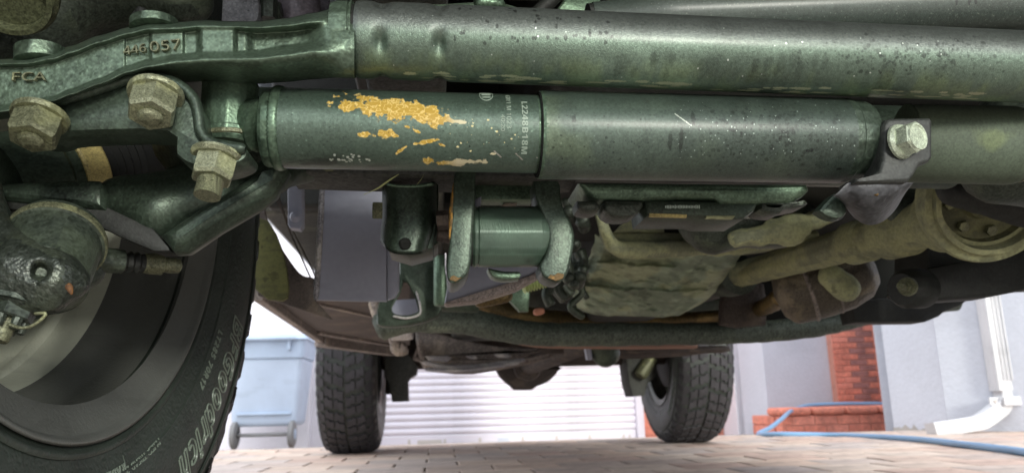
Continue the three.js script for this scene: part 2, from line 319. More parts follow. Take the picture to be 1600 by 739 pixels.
  const o = new THREE.Mesh(g, vm); o.name = 'outlying_pavers'; o.userData.kind = 'stuff'; o.receiveShadow = o.castShadow = true; drive.add(o);
}

// ---------------------------------------------------------------- the house behind
const render1 = tex(512, 512, (u, v) => { const a = fbm(u * 4, v * 4, 12, 5, 4), b = noise3(u * 140, v * 140, 2, 140), c = sstep(0.6, 0.8, fbm(u * 3, v * 9, 44, 4, 27)); const k = 0.88 + 0.16 * (a - 0.5) + 0.05 * (b - 0.5) - 0.07 * c; return [k, k, k]; }, true);
const W = {
  white: mat([0.85, 0.83, 0.88], 0.8, 0, { map: render1, n: 0.8, bump: bumpCast, bn: 5, bs: 0.001 }),
  grey: mat([0.63, 0.66, 0.73], 0.85, 0, { map: render1, n: 0.6, bump: bumpCast, bn: 5, bs: 0.0015 }),
  greyPale: mat([0.70, 0.73, 0.80], 0.85, 0, { map: render1, n: 0.6, bump: bumpCast, bn: 5, bs: 0.0015 }),
  wallFoot: mat([0.52, 0.5, 0.46], 0.9, 0, { map: render1, n: 1.5 }),
  shutter: mat([0.74, 0.70, 0.76], 0.85, 0, { map: render1, n: 1 }),
  pipe: mat([0.7, 0.7, 0.71], 0.35, 0, { map: render1, n: 2 }),
  trim: mat([0.5, 0.46, 0.42], 0.8, 0),
  brick: [[0.5, 0.17, 0.12], [0.52, 0.185, 0.13], [0.48, 0.165, 0.115], [0.51, 0.19, 0.14]].map(c => mat(c, 0.75, 0, { map: mottle, n: 3, bump: bumpCast, bn: 12, bs: 0.001 })),
  mortar: mat([0.62, 0.29, 0.22], 0.95, 0, { map: render1, n: 3 }),
};
W.brick.forEach(m => m.color.multiplyScalar(2.0));
const house = thing('house', V(1.6, -0.1, -7), 'house with white roller shutter, pale grey rendered walls and red brick panel', 'house');
const HO = house.position;
const bx = (x0, x1, y0, y1, z0, z1, r = 0.004) => rbox(V((x0 + x1) / 2, (y0 + y1) / 2, -(z0 + z1) / 2), [Math.abs(x1 - x0), Math.abs(y1 - y0), Math.abs(z1 - z0)], r);
{
  const sx0 = P(540, 690, 6.8).x, sx1 = P(995, 690, 6.8).x, by = P(800, 690, 6.8).y - 0.002, top = 2.35;
  // shutter: every slat a curved strip
  const pitch = 0.0585, L = sx1 - sx0, prof = [];
  for (let i = 0; i <= 8; i++) { const t = i / 8; prof.push([pitch * t, 0.02 * Math.sin(Math.PI * t) ** 0.7]); }
  const slatG = join(toCreasedNormals(gridGeo(8, 1, (i, j) => V(j ? L : 0, prof[i][0] * 0.97, prof[i][1])), 0.9));
  const sh = new THREE.Group(); sh.name = 'roller_shutter'; sh.position.set(sx0 - HO.x, by - HO.y, -6.8 - HO.z); sh.userData.label = 'white slatted roller shutter of the garage'; house.add(sh);
  for (let i = 0; i < 41; i++) { const s = new THREE.Mesh(slatG, W.shutter); s.name = 'slat'; s.position.set(0, 0.075 + i * pitch, 0); s.castShadow = s.receiveShadow = true; sh.add(s); }
  const rail = rbox(V(L / 2, 0.037, 0.004), [L, 0.07, 0.02], 0.004); mesh('bottom_rail', rail, W.shutter, sh);
  const off = V(sx0, by, -6.8);
  for (const [a, b, c, d] of [[637, 641, 687, 697], [693, 697, 686, 696], [748, 752, 684, 694], [815, 819, 682, 692], [868, 872, 681, 690], [920, 924, 680, 690], [973, 977, 679, 686], [983, 986, 679, 686]]) mesh('rail_clip', pbox(a, c, b, d, 6.782, 0.012, 0.001), W.trim, sh, off);
  mesh('rail_vent', pbox(652, 688, 690, 693, 6.782, 0.01, 0.001), W.trim, sh, off);
  mesh('shutter_handle', pbox(778, 684, 796, 694, 6.78, 0.014, 0.002), W.grey, sh, off);
  mesh('guide_rail', bx(sx1 + 0.002, sx1 + 0.065, by - 0.02, top, 6.74, 6.86), W.shutter, house, HO);
  mesh('guide_rail', bx(sx0 - 0.07, sx0 - 0.002, by - 0.02, top, 6.74, 6.86), W.shutter, house, HO);
  // walls
  const px0 = P(1150, 680, 6.5).x, px1 = P(1205, 680, 6.5).x;
  mesh('wall', bx(sx0 - 0.9, sx1 + 0.3, top, 3.4, 6.86, 7.1), W.white, house, HO);
  mesh('wall', bx(sx0 - 0.9, sx0 - 0.072, -0.3, top - 0.002, 6.88, 7.1), W.white, house, HO);
  mesh('white_pillar', bx(px0 + 0.01, px1 + 0.02, -0.3, 3.4, 6.45, 7.1, 0.01), W.white, house, HO);
  // red brick face between shutter and pillar, course by course
  const brickWall = (parent, org, x0, x1, y0, y1, zf, bw, bh, band) => {
    const names = []; let r = 0;
    for (let y = y0; y < y1 - 0.01; y += bh, r++) for (let x = x0 - (r % 2 ? bw / 2 : 0); x < x1 - 0.005; x += bw) {
      const a = Math.max(x, x0) + 0.003, b = Math.min(x + bw, x1) - 0.003; if (b - a < 0.01) continue;
      const m = band && (a + b) / 2 > band[0] && (a + b) / 2 < band[1] ? band[2] : W.brick[Math.floor(rnd() * 4)];
      const g = new RoundedBoxGeometry(b - a, bh - 0.006, 0.03, 1, 0.003); g.translate((a + b) / 2, y + bh / 2, -zf - 0.015 + 0.002 * (rnd() - 0.5));
      mesh('brick', g, m, parent, org); names.push(1);
    }
  };
  reseed(5);
  const bw = new THREE.Group(); bw.name = 'brick_panel'; bw.position.set(sx1 + 0.2 - HO.x, 0, -6.8 - HO.z); house.add(bw); bw.userData.label = 'red brick strip beside the roller shutter';
  const bo = V(sx1 + 0.2, -0.1, -6.8);
  bw.position.set(bo.x - HO.x, bo.y - HO.y, bo.z - HO.z);
  brickWall(bw, bo, sx1 + 0.067, px0, -0.3, 2.34, 6.78, 0.2, 0.065);
  mesh('mortar', bx(sx1 + 0.066, px0 + 0.008, -0.3, top, 6.7855, 6.87), W.mortar, bw, bo);
  // recessed grey wall behind the planter, brick column, grey wall at right
  const gx1 = P(1309, 600, 5.9).x;
  mesh('recessed_wall', bx(P(1199, 620, 5.8).x, P(1305, 600, 5.8).x, -0.3, 3.4, 5.8, 6.3), W.grey, house, HO);
  const cx0 = P(1300, 560, 5.75).x, cx1 = P(1420, 560, 5.75).x;
  const col = new THREE.Group(); col.name = 'brick_column'; const co = V((cx0 + cx1) / 2, -0.1, -5.85); col.position.set(co.x - HO.x, co.y - HO.y, co.z - HO.z); house.add(col); col.userData.label = 'red brick column with a darker vertical strip';
  const darkB = mat([0.42, 0.2, 0.18], 0.8, 0, { map: mottle, n: 3 }); darkB.color.multiplyScalar(1.2);
  brickWall(col, co, cx0, cx1, -0.1, 1.1, 5.72, 0.135, 0.0435, [P(1332, 560, 5.75).x, P(1362, 560, 5.75).x, darkB]);
  mesh('mortar', bx(cx0 + 0.002, cx1, -0.3, 3.4, 5.7255, 6.0), W.mortar, col, co);
  // grey wall that comes forward at right: a splay up to the inner corner and a long face behind the downpipe
  const a = P(1399, 681, 4.35), b = P(1486, 684, 3.95), c = P(1640, 690, 3.55);
  const wl = (p, q, th, m, name) => { const L2 = Math.hypot(q.x - p.x, q.z - p.z), an = Math.atan2(-(q.z - p.z), q.x - p.x), g = new RoundedBoxGeometry(L2, 3.7, th, 2, 0.006); g.translate(L2 / 2, 1.85 - 0.3, -th / 2); g.rotateY(an); g.translate(p.x, 0, p.z); mesh(name, g, m, house, HO); };
  wl(a, b, 0.3, W.greyPale, 'wall'); wl(V(b.x - 0.01, 0, b.z + 0.006), V(c.x + 2.0, 0, c.z + 2.6), 0.3, W.grey, 'wall');
  const st = (p, q, h) => { const L2 = Math.hypot(q.x - p.x, q.z - p.z), an = Math.atan2(-(q.z - p.z), q.x - p.x), n = 40; const g = gridGeo(n, 1, (i, j) => V(i / n * L2, j ? h * (0.6 + 0.9 * fbm(i * 0.31, 2, 5, 3)) : -0.1, 0.003)); g.rotateY(an); g.translate(p.x, p.y, p.z); return g; };
  mesh('base_band', st(a, b, 0.05), W.wallFoot, house, HO);  // darker ragged band along the foot of the wall
  { const e = P(1412, 640, 7); wl(V(a.x + 0.31, 0, a.z - 0.02), V(e.x + 0.35, 0, e.z), 0.3, W.grey, 'wall'); }
  // downpipe with a shoe and a clip
  const d0 = P(1546, 462, 3.72), dz = 3.72, r = 0.039;
  const pts = [V(d0.x + 0.0, 2.9, -dz), V(d0.x, 0.5, -dz)];
  const ex = P(1567, 620, 3.72); ex.x = d0.x;
  const path = [V(d0.x, 2.9, -dz), V(d0.x, 1.5, -dz), V(d0.x, 0.6, -dz), V(d0.x, ex.y + 0.03, -dz)];
  const sq = (pts2, w, h, seg) => { const cu = new THREE.CatmullRomCurve3(pts2, false, 'catmullrom', 0.2), sh2 = new THREE.Shape(), rr = 0.008; sh2.moveTo(-w + rr, -h); sh2.lineTo(w - rr, -h); sh2.quadraticCurveTo(w, -h, w, -h + rr); sh2.lineTo(w, h - rr); sh2.quadraticCurveTo(w, h, w - rr, h); sh2.lineTo(-w + rr, h); sh2.quadraticCurveTo(-w, h, -w, h - rr); sh2.lineTo(-w, -h + rr); sh2.quadraticCurveTo(-w, -h, -w + rr, -h); return toCreasedNormals(new THREE.ExtrudeGeometry(sh2, { steps: seg, extrudePath: cu, bevelEnabled: false, curveSegments: 4 }), 0.6); };
  const dp = mesh('downpipe', sq(path, 0.04, 0.05, 8), W.pipe, house, HO, 'white ribbed downpipe with an angled outlet at ground level');
  const tip = P(1456, 673, 3.66), mid = P(1530, 661, 3.69);
  mesh('outlet_shoe', sq([V(d0.x, ex.y + 0.08, -dz), V(d0.x, ex.y, -dz), V(d0.x - 0.035, ex.y - 0.055, -dz), mid, tip], 0.036, 0.036, 40), W.pipe, dp, HO);
  for (const s of [-0.02, 0, 0.02]) mesh('rib', bx(d0.x + s - 0.003, d0.x + s + 0.003, ex.y + 0.08, 2.9, dz - 0.054, dz - 0.048, 0.001), W.pipe, dp, HO);
  const cl = P(1567, 627, 3.66), clip = mesh('pipe_clip', [rbox(V(d0.x, cl.y, -3.664), [0.1, 0.045, 0.012], 0.004), rbox(V(d0.x - 0.07, cl.y, -3.70), [0.06, 0.04, 0.01], 0.005), rbox(V(d0.x + 0.07, cl.y, -3.70), [0.06, 0.04, 0.01], 0.005)], W.pipe, dp, HO);
  for (const s of [-0.075, 0.075]) mesh('screw', rod(V(d0.x + s, cl.y, -3.695), V(d0.x + s, cl.y, -3.688), 0.007), W.trim, dp, HO);
}
// planter with bullnose coping
{
  const z = 5.2, x0 = P(1222, 665, z).x, x1 = P(1400, 665, z).x, y0 = P(1300, 677, z).y - 0.01, yc = P(1300, 648, z).y;
  const pl = thing('brick_planter', V((x0 + x1) / 2, y0, -z - 0.15), 'low red brick planter with rounded coping in front of the grey wall', 'planter');
  const o = pl.position; reseed(9);
  for (let r = 0; r < 2; r++) { const h = (yc - y0) / 2; for (let x = x0 - (r ? 0.08 : 0), i = 0; x < x1; x += 0.16, i++) { const a = Math.max(x, x0) + 0.003, b = Math.min(x + 0.16, x1 + 0.3) - 0.004; mesh('brick', bx(a, b, y0 + r * h + 0.004, y0 + (r + 1) * h - 0.004, z, z + 0.1, 0.004), W.brick[Math.floor(rnd() * 4)], pl, o); } for (let q = 0; q < 3; q++) mesh('brick', bx(x0 - 0.004, x0 + 0.05, y0 + r * h + 0.004, y0 + (r + 1) * h - 0.004, z + 0.105 + q * 0.13, z + 0.23 + q * 0.13, 0.004), W.brick[Math.floor(rnd() * 4)], pl, o); }
  mesh('mortar', bx(x0 + 0.006, x1 + 0.3, y0 - 0.05, yc, z + 0.006, z + 0.5), W.mortar, pl, o);
  for (let x = x0 - 0.02; x < x1; x += 0.24) mesh('coping_brick', bx(x + 0.003, x + 0.237, yc + 0.002, yc + 0.055, z - 0.03, z + 0.2, 0.025), W.brick[Math.floor(rnd() * 4)], pl, o);
}
// low white wall behind the bin
{
  const z = 6.75, y1 = P(420, 541, z).y; const o = mesh('boundary_wall', bx(-4.5, P(540, 600, z).x - 0.3, -0.3, y1, z, z + 0.2, 0.01), W.white, scene);
  const g = o.geometry; tag(o, 'low white rendered wall behind the wheelie bin', 'wall');
}
// wheelie bin
{
  const z = 6.25, c = P(419, 699, z), bin = thing('wheelie_bin', c, 'pale blue wheelie bin with hinged lid beside the white wall', 'wheelie bin');
  const s = S(420, 600, z), blue = mat([0.52, 0.62, 0.76], 0.5, 0, { map: render1, n: 2 }), blueD = mat([0.46, 0.57, 0.72], 0.5, 0, { map: render1, n: 2 }), dk = mat([0.2, 0.2, 0.2], 0.6, 0);
  const H = 168 * s, w0 = 47 * s, w1 = 59 * s, yb = 0.16;
  const taper = (y0, y1, a0, a1, d0, d1) => { const g = new RoundedBoxGeometry(2, 2, 2, 3, 0.14), p = g.attributes.position; for (let i = 0; i < p.count; i++) { const t = (p.getY(i) + 1) / 2; p.setXYZ(i, p.getX(i) * lerp(a0, a1, t), lerp(y0, y1, t), p.getZ(i) * lerp(d0, d1, t)); } g.computeVertexNormals(); return g; };
  mesh('body', [taper(yb, H * 0.80, w0, w1 * 0.95, 0.2, 0.26)], blue, bin);
  mesh('collar', [taper(H * 0.78, H * 0.965, w1 * 0.97, w1 * 1.03, 0.275, 0.285)], blueD, bin);
  mesh('lid', [taper(H * 0.95, H * 1.0, w1 * 1.08, w1 * 1.0, 0.31, 0.27)], blueD, bin);
  for (const q of [-0.62, 0.62]) mesh('hinge', rbox(V(q * w1, H * 0.91, 0.29), [0.025, 0.1, 0.05], 0.008), blueD, bin);
  mesh('handle_bar', rod(V(-w1 * 0.8, H * 0.955, 0.33), V(w1 * 0.8, H * 0.955, 0.33), 0.013), blueD, bin);
  mesh('rib', rbox(V(0, H * 0.30, 0.222), [w0 * 1.7, 0.02, 0.02], 0.006), blueD, bin);
  for (const q of [-1, 1]) { const wh = mesh('wheel', lathe(V(q * w0 * 0.98, 0.1, 0.2), V(q * w0 * 0.80, 0.1, 0.2), [[0, 0.03], [0, 0.085], [0.2, 0.1], [0.8, 0.1], [1, 0.085], [1, 0.03]]), dk, bin); mesh('hub', rod(V(q * w0 * 1.0, 0.1, 0.2), V(q * w0 * 0.95, 0.1, 0.2), 0.04), blueD, wh); }
  mesh('axle', rod(V(-w0 * 0.8, 0.1, 0.2), V(w0 * 0.8, 0.1, 0.2), 0.014), dk, bin);
}
// garden hose
{
  const m = mat([0.22, 0.42, 0.66], 0.35, 0, { map: render1, n: 3 });
  const G = (x, y) => { const d = V((x - 800) / F, (369.5 - y) / F, -1).applyQuaternion(camera.quaternion), t = (0.012 - camera.position.y) / d.y; return d.multiplyScalar(t).add(camera.position); };
  const far = [P(1640, 629, 5.3), P(1500, 630, 5.33), P(1395, 631, 5.34), P(1320, 631, 5.34), P(1262, 634, 5.30), P(1240, 641, 5.2), P(1222, 655, 4.8), P(1205, 668, 4.5)];
  far[far.length - 1].y = Math.max(far[far.length - 1].y, 0.0);
  const pts = [...far, P(1186, 679, 4.15), P(1215, 678.5, 3.9), P(1300, 680, 3.75), G(1420, 685.5), G(1510, 695), G(1600, 706), G(1680, 718)];
  const c = pts[0]; const o = mesh('garden_hose', tube(pts, [0.0125, 0.0125], 12, 220), m, scene, null);
  tag(o, 'pale blue garden hose lying across the paving and over the planter', 'hose');
}

// ---------------------------------------------------------------- the car
const car = thing('off_road_car', V(CX, 0, -2.1), 'off-road car seen from under its front bumper, greenish steering tubes and black tyres', 'car');
const VO = car.position;
const part = (name, geos, m, label, parent = car) => mesh(name, geos, m, parent, VO, label);
const sub = (parent, name, geos, m, label) => mesh(name, geos, m, parent, VO, label);
const flip = g => g;

// ---- wet tube colour: base holds the light's green cast; drops, runs and scuffs (u along, v around)
function wetTex(W, H, len, base, o) {
  const img = new Float32Array(W * H * 3), A = o.around;
  for (let j = 0; j < H; j++) for (let i = 0; i < W; i++) {
    const u = i / W, v = j / H, X = u * len * 90, Y = v * A * 90;
    const a = fbm(X * 0.22, Y * 0.22, o.s, 5), b = fbm(X * 0.9, Y * 0.35, o.s + 30, 4), e = noise3(X * 9, Y * 9, o.s + 5), streak = fbm(X * 0.9, Y * 0.12, o.s + 60, 3);
    let k = 0.72 + 0.34 * (a - 0.5) + 0.2 * (b - 0.5) + 0.26 * (e - 0.5) + 0.22 * (noise3(X * 18, Y * 18, o.s + 7) - 0.5) - 0.22 * sstep(0.5, 0.68, streak) * (o.streak ? o.streak(u, v) : 0);
    const q = (j * W + i) * 3, t = o.tint ? o.tint(u, v, a, b, streak) : [1, 1, 1];
    img[q] = k * base[0] * t[0]; img[q + 1] = k * base[1] * t[1]; img[q + 2] = k * base[2] * t[2];
  }
  const blot = (u, v, ru, rv, f, col) => {
    const rx = ru / len * W, ry = rv / A * H, cx = u * W, cy = v * H;
    for (let j = Math.floor(cy - ry - 1); j <= cy + ry + 1; j++) for (let i = Math.floor(cx - rx - 1); i <= cx + rx + 1; i++) {
      if (i < 0 || j < 0 || i >= W || j >= H) continue;
      const d = Math.hypot((i - cx) / rx, (j - cy) / ry) + 0.5 * (noise3(i * 0.35, j * 0.35, 3) - 0.5), w = 1 - sstep(0.75, 1.05, d); if (w <= 0) continue;
      const q = (j * W + i) * 3; for (let c = 0; c < 3; c++) img[q + c] = lerp(img[q + c], col ? col[c] : img[q + c] * f, w);
    }
  };
  if (o.draw) o.draw(blot, img, W, H);
  return tex(W, H, (u, v) => { const q = (Math.min(H - 1, Math.floor(v * H)) * W + Math.min(W - 1, Math.floor(u * W))) * 3; return [img[q], img[q + 1], img[q + 2]]; }, true);
}
const VIEW = -19 * DEG;                                  // where round a tube the eye looks straight on
// place on a tube from a picture place: fraction along and round
const onTube = (x0, x1, yc, r) => (x, y) => [(x - x0) / (x1 - x0), 0.5 + (VIEW + Math.asin(clamp((yc(x) - y) / r, -0.98, 0.98))) / (2 * Math.PI)];
const wet = (t, c = [1, 1, 1], rough = 0.4, metal = 0.65) => { const m = new THREE.MeshPhysicalMaterial({ roughness: rough, metalness: metal, clearcoat: 0.35, clearcoatRoughness: 0.28, side: THREE.DoubleSide }); m.color.setRGB(...c); m.map = t; m.bumpMap = bumpFine.clone(); m.bumpMap.repeat.set(28, 5); m.bumpMap.needsUpdate = true; m.bumpScale = 0.0002; return m; };

// ================================================================ tie rod
{
  const z = 0.445, a = P(557, 62, z), b = P(1760, 111, z), R = 59.5 * S(557, 62, z), len = a.distanceTo(b), A = 2 * Math.PI * R;
  const at = onTube(557, 1760, x => lerp(62, 111, (x - 557) / 1203), 55);
  reseed(301);
  const t = wetTex(2048, 512, len, [0.14, 0.2, 0.15], {
    around: A, s: 3, streak: (u, v) => sstep(0.1, 0.3, u) * sstep(0.5, 0.38, v),
    tint: (u, v, p, q, s2) => { const low = sstep(0.42, 0.34, v) * sstep(0.4, 0.7, q), gr = sstep(0.45, 0.52, v) * 0.25, w = sstep(0.5, 0.66, p) * 0.4 * sstep(0.25, 0.3, u) * sstep(0.6, 0.5, u); return [1 + 0.25 * low + gr + w, 1 + 0.22 * low + w, 1 - 0.05 * low + gr * 0.8 + w]; },  // gr puts the lilac light from above into the upper side
    draw: blot => {
      for (let i = 0; i < 260; i++) { const x = 1190 + (rnd() + rnd() + rnd()) / 3 * 420 - 20, y = 92 + (rnd() + rnd() - 1) * 34, [u, v] = at(x, y), r = 0.0005 + 0.0013 * rnd() * rnd(); blot(u, v, r * 1.2, r * 1.2, 0.5 + 0.3 * rnd()); }
      for (let i = 0; i < 40; i++) { const [u, v] = at(690 + rnd() * 230, 20 + rnd() * 55); blot(u, v, 0.0007 + 0.0007 * rnd(), 0.0009 + rnd() * 0.001, 0.35); }
      for (let i = 0; i < 55; i++) { const [u, v] = at(580 + rnd() * 1050, 20 + rnd() * 110); const r = 0.00025 + 0.0004 * rnd() ** 3; blot(u, v, r, r, 1, [0.5, 0.56, 0.5]); }
      for (let i = 0; i < 60; i++) { const x = 600 + rnd() * 900, [u, v] = at(x, lerp(62, 111, (x - 557) / 1203) + 46 + rnd() * 8); blot(u, v, 0.003 + 0.006 * rnd(), 0.0008 + rnd() * 0.001, 1, [0.4, 0.42, 0.28]); }
      for (let i = 0; i < 14; i++) { const [u, v] = at(950 + rnd() * 330, 95 + rnd() * 25); blot(u, v, 0.002 + 0.002 * rnd(), 0.004 + 0.004 * rnd(), 0.78); }
    },
  });
  const dents = [[(594 - 557) / 1203, 0], [(676 - 557) / 1203, 0]];
  const g = revolve(a, b, 420, 96, (tt, th) => {
    let r = R; for (const [d, o] of dents) for (const c of [-0.5, 0.9, 2.3, -1.9]) { const du = (tt - d) * len, dv = (th - c - o) * R; r -= 0.0046 * Math.exp(-((du / 0.0036) ** 2) - ((dv / 0.0072) ** 2)); }
    return r - 0.0009 * sstep(0.004, 0, tt);
  }, true);
  const tr = part('tie_rod', g, wet(t, [1.05, 1.05, 1.05]), 'wet greenish steering tube with two pressed dents near its forged end');
  { const d = b.clone().sub(a).normalize(), e = b.clone().addScaledVector(d, (CX + 0.5 - b.x) / d.x); sub(tr, 'far_tube', revolve(b.clone().addScaledVector(d, -0.0005), e, 30, 64, () => R), M.green); sub(tr, 'far_rod_end', [rod(e.clone().addScaledVector(d, -0.01), e.clone().addScaledVector(d, 0.12), R * 0.8, R * 0.6), rod(e.clone().addScaledVector(d, 0.13).add(V(0, -0.03, -0.02)), e.clone().addScaledVector(d, 0.13).add(V(0, 0.05, -0.02)), 0.02)], M.forged); }
  sub(tr, 'end_face', lathe(P(551, 62, z), a.clone().lerp(b, 0.0005), [[0, 0], [0, R * 0.9], [1, R * 0.9], [1, 0]], 48), M.black);
  // forged arm: ribs along top and bottom with a hollow web between
  const tab = [[555, 3, 30, 60, 90, 121], [548, 3, 32, 58, 88, 121], [530, 11, 40, 55, 80, 121], [488, 20, 46, 64, 80, 124], [448, 28, 50, 70, 86, 128], [403, 33, 52, 78, 91, 131], [358, 33, 48, 80, 92, 129], [319, 31, 48, 80, 93, 127], [277, 34, 52, 84, 96, 129], [230, 34, 54, 92, 104, 119], [200, 42, 60, 101, 112, 124], [154, 55, 74, 122, 131, 142], [110, 71, 90, 138, 147, 156], [81, 81, 100, 150, 158, 168], [40, 90, 106, 158, 168, 180], [0, 92, 106, 163, 174, 187], [-60, 95, 110, 170, 182, 195]];
  const look = x => { for (let i = 0; i < tab.length - 1; i++) if (x <= tab[i][0] && x >= tab[i + 1][0]) { const t2 = (tab[i][0] - x) / (tab[i][0] - tab[i + 1][0]), s = t2 * t2 * (3 - 2 * t2) * 0.5 + t2 * 0.5; return tab[i].map((v, k) => lerp(v, tab[i + 1][k], s)); } return tab[tab.length - 1]; };
  const nx = 300, ns = 72, T = 0.04, zf = z - R;
  const arm = gridGeo(nx, ns + 16, (i, j) => {
    const x = lerp(553, -60, i / nx), q = look(x), blend = sstep(490, 540, x);
    if (j > ns) { const k = (j - ns) / 16, y = lerp(q[5], q[1], k); const zz = zf + lerp(T * 0.9, 2 * R, blend) * 1; return P(x, y, zz - 0.004 * Math.sin(k * Math.PI) * 0); }
    const s = j / ns, ridge = 0.13, y = lerp(q[1], q[5], s), H = q[5] - q[1];
    const wt = (q[2] - q[1]) / H, wb = (q[3] - q[1]) / H, r2 = (q[4] - q[1]) / H;
    const boss = sstep(305, 316, x) * sstep(372, 362, x), pad = sstep(232, 236, x) * sstep(288, 284, x);
    let depth = 0.0115 * sstep(520, 470, x) * (0.55 + 0.45 * sstep(380, 400, x)); depth *= 1 - 0.75 * boss; depth *= 1 - 0.35 * pad; if (x < 195) depth *= 0.8;
    let d;                                                 // how far the surface lies behind the foremost line
    if (s < wt * 0.55) d = T * 0.55 * (1 - s / (wt * 0.55)) ** 2;
    else if (s < wt) d = depth * sstep(wt * 0.55, wt, s);
    else if (s < wb) d = depth;
    else if (s < r2) d = depth * (1 - sstep(wb, r2, s)) - 0.004 * sstep(wb, r2, s);
    else { const k = (s - r2) / (1 - r2); d = -0.004 + (T * 0.95 + 0.004) * k ** 1.7; }
    const round = R - R * Math.sqrt(Math.max(0, 1 - (2 * s - 1) ** 2));
    d = lerp(d, round, blend) + 0.0006 * (fbm(x * 0.08, y * 0.08, 3, 3) - 0.5);
    return P(x, y, zf + d);
  }, true);
  const am = sub(tr, 'forged_arm', arm, M.forged, 'forged steel arm with raised ribs, a hollow web and cast numbers');
  sub(tr, 'socket_collar', lathe(P(520, 62, z), P(553, 62, z), [[0, R * 0.94], [0.3, R * 0.985], [0.82, R * 0.985], [0.84, R * 0.95], [0.9, R * 0.95], [0.92, R * 1.0], [1, R * 0.98], [1, 0]], 56, 0.4), M.forged);
  sub(tr, 'boss', [rod(P(240, 30, z - 0.008).add(V(0, -0.001, 0)), P(240, 46, z - 0.008), 0.0135, 0.0135, 28)], M.forged);
  sub(tr, 'boss', rod(P(62, 76, z - 0.008), P(62, 100, z - 0.008), 0.0135, 0.0135, 28), M.forged);
  // cast lettering
  const put = (s, x0, y0, x1, y1, h, zz) => { const c = P((x0 + x1) / 2, (y0 + y1) / 2, zz), k = S(x0, y0, zz), g2 = textGeo(s, h * k, 0.0022, fontSerif); g2.computeBoundingBox(); const w = g2.boundingBox.max.x - g2.boundingBox.min.x; g2.scale((x1 - x0) * k / w, 1, 1); g2.rotateZ(-Math.atan2(y1 - y0, x1 - x0)); g2.translate(c.x, c.y, c.z); return g2; };
  sub(tr, 'cast_number', [put('057', 236, 76, 281, 70, 17, zf + 0.0036), put('446', 194, 82, 228, 76, 14, zf + 0.0050)], M.zincDull);  // toned paler than the arm, as raised figures catch light
  sub(tr, 'cast_letters', put('FCA', 22, 122, 72, 121, 14, zf + 0.0042), M.zincDull);
}
// bracket plate under the forged arm with its nuts
{
  const z = 0.455;
  const br = part('knuckle_bracket', [
    plate([[24, 178], [110, 152], [211, 122], [250, 122], [284, 138], [304, 158], [311, 180], [314, 205], [326, 222], [345, 228], [378, 229], [386, 240], [376, 252], [340, 262], [300, 258], [272, 240], [258, 205], [105, 206], [70, 214], [24, 208]], z - 0.022, 0.03, { smooth: 3, bevel: 0.004 }),
    tube(px3([[15, 182], [73, 164], [154, 139], [211, 121], [246, 121], [280, 134], [302, 155], [309, 180], [313, 205], [328, 222], [352, 228], [383, 233]], z - 0.024), [0.0032, 0.0032], 10, 90),
  ], M.greenDark, 'dark steel plate bracket carrying three flange nuts');
  const nut = (x, y, zz, ax, fr, hr, hh, sr, sl, m, thr) => {
    const p = P(x, y, zz), k = S(x, y, zz), a = V(...ax).normalize();
    const n = part('flange_nut', [lathe(p, p.clone().addScaledVector(a, 9 * k), [[0, 0], [0, fr * k], [0.45, fr * k], [1, hr * 1.08 * k], [1, 0]], 36, 0.5), hex(p.clone().addScaledVector(a, 6 * k), a, hr * k, hh * k, 0.35, 0.14)], m);
    const q = p.clone().addScaledVector(a, (hh + 5) * k);
    sub(n, 'stud_end', thr ? thread(q, a, sr * k, sl * k, 9) : rod(q, q.clone().addScaledVector(a, sl * k), sr * k, sr * 0.86 * k, 24, 0.4), m);
  };
  nut(243, 146, z - 0.028, [0.02, -1, 0.42], 42, 37, 42, 19, 9, M.zinc);
  nut(62, 181, z - 0.03, [-0.02, -1, 0.40], 42, 37, 42, 19, 9, M.zincDull);
  nut(339, 243, z - 0.018, [-0.10, -1, 0.25], 40, 33, 38, 20, 30, M.zinc, true);
}
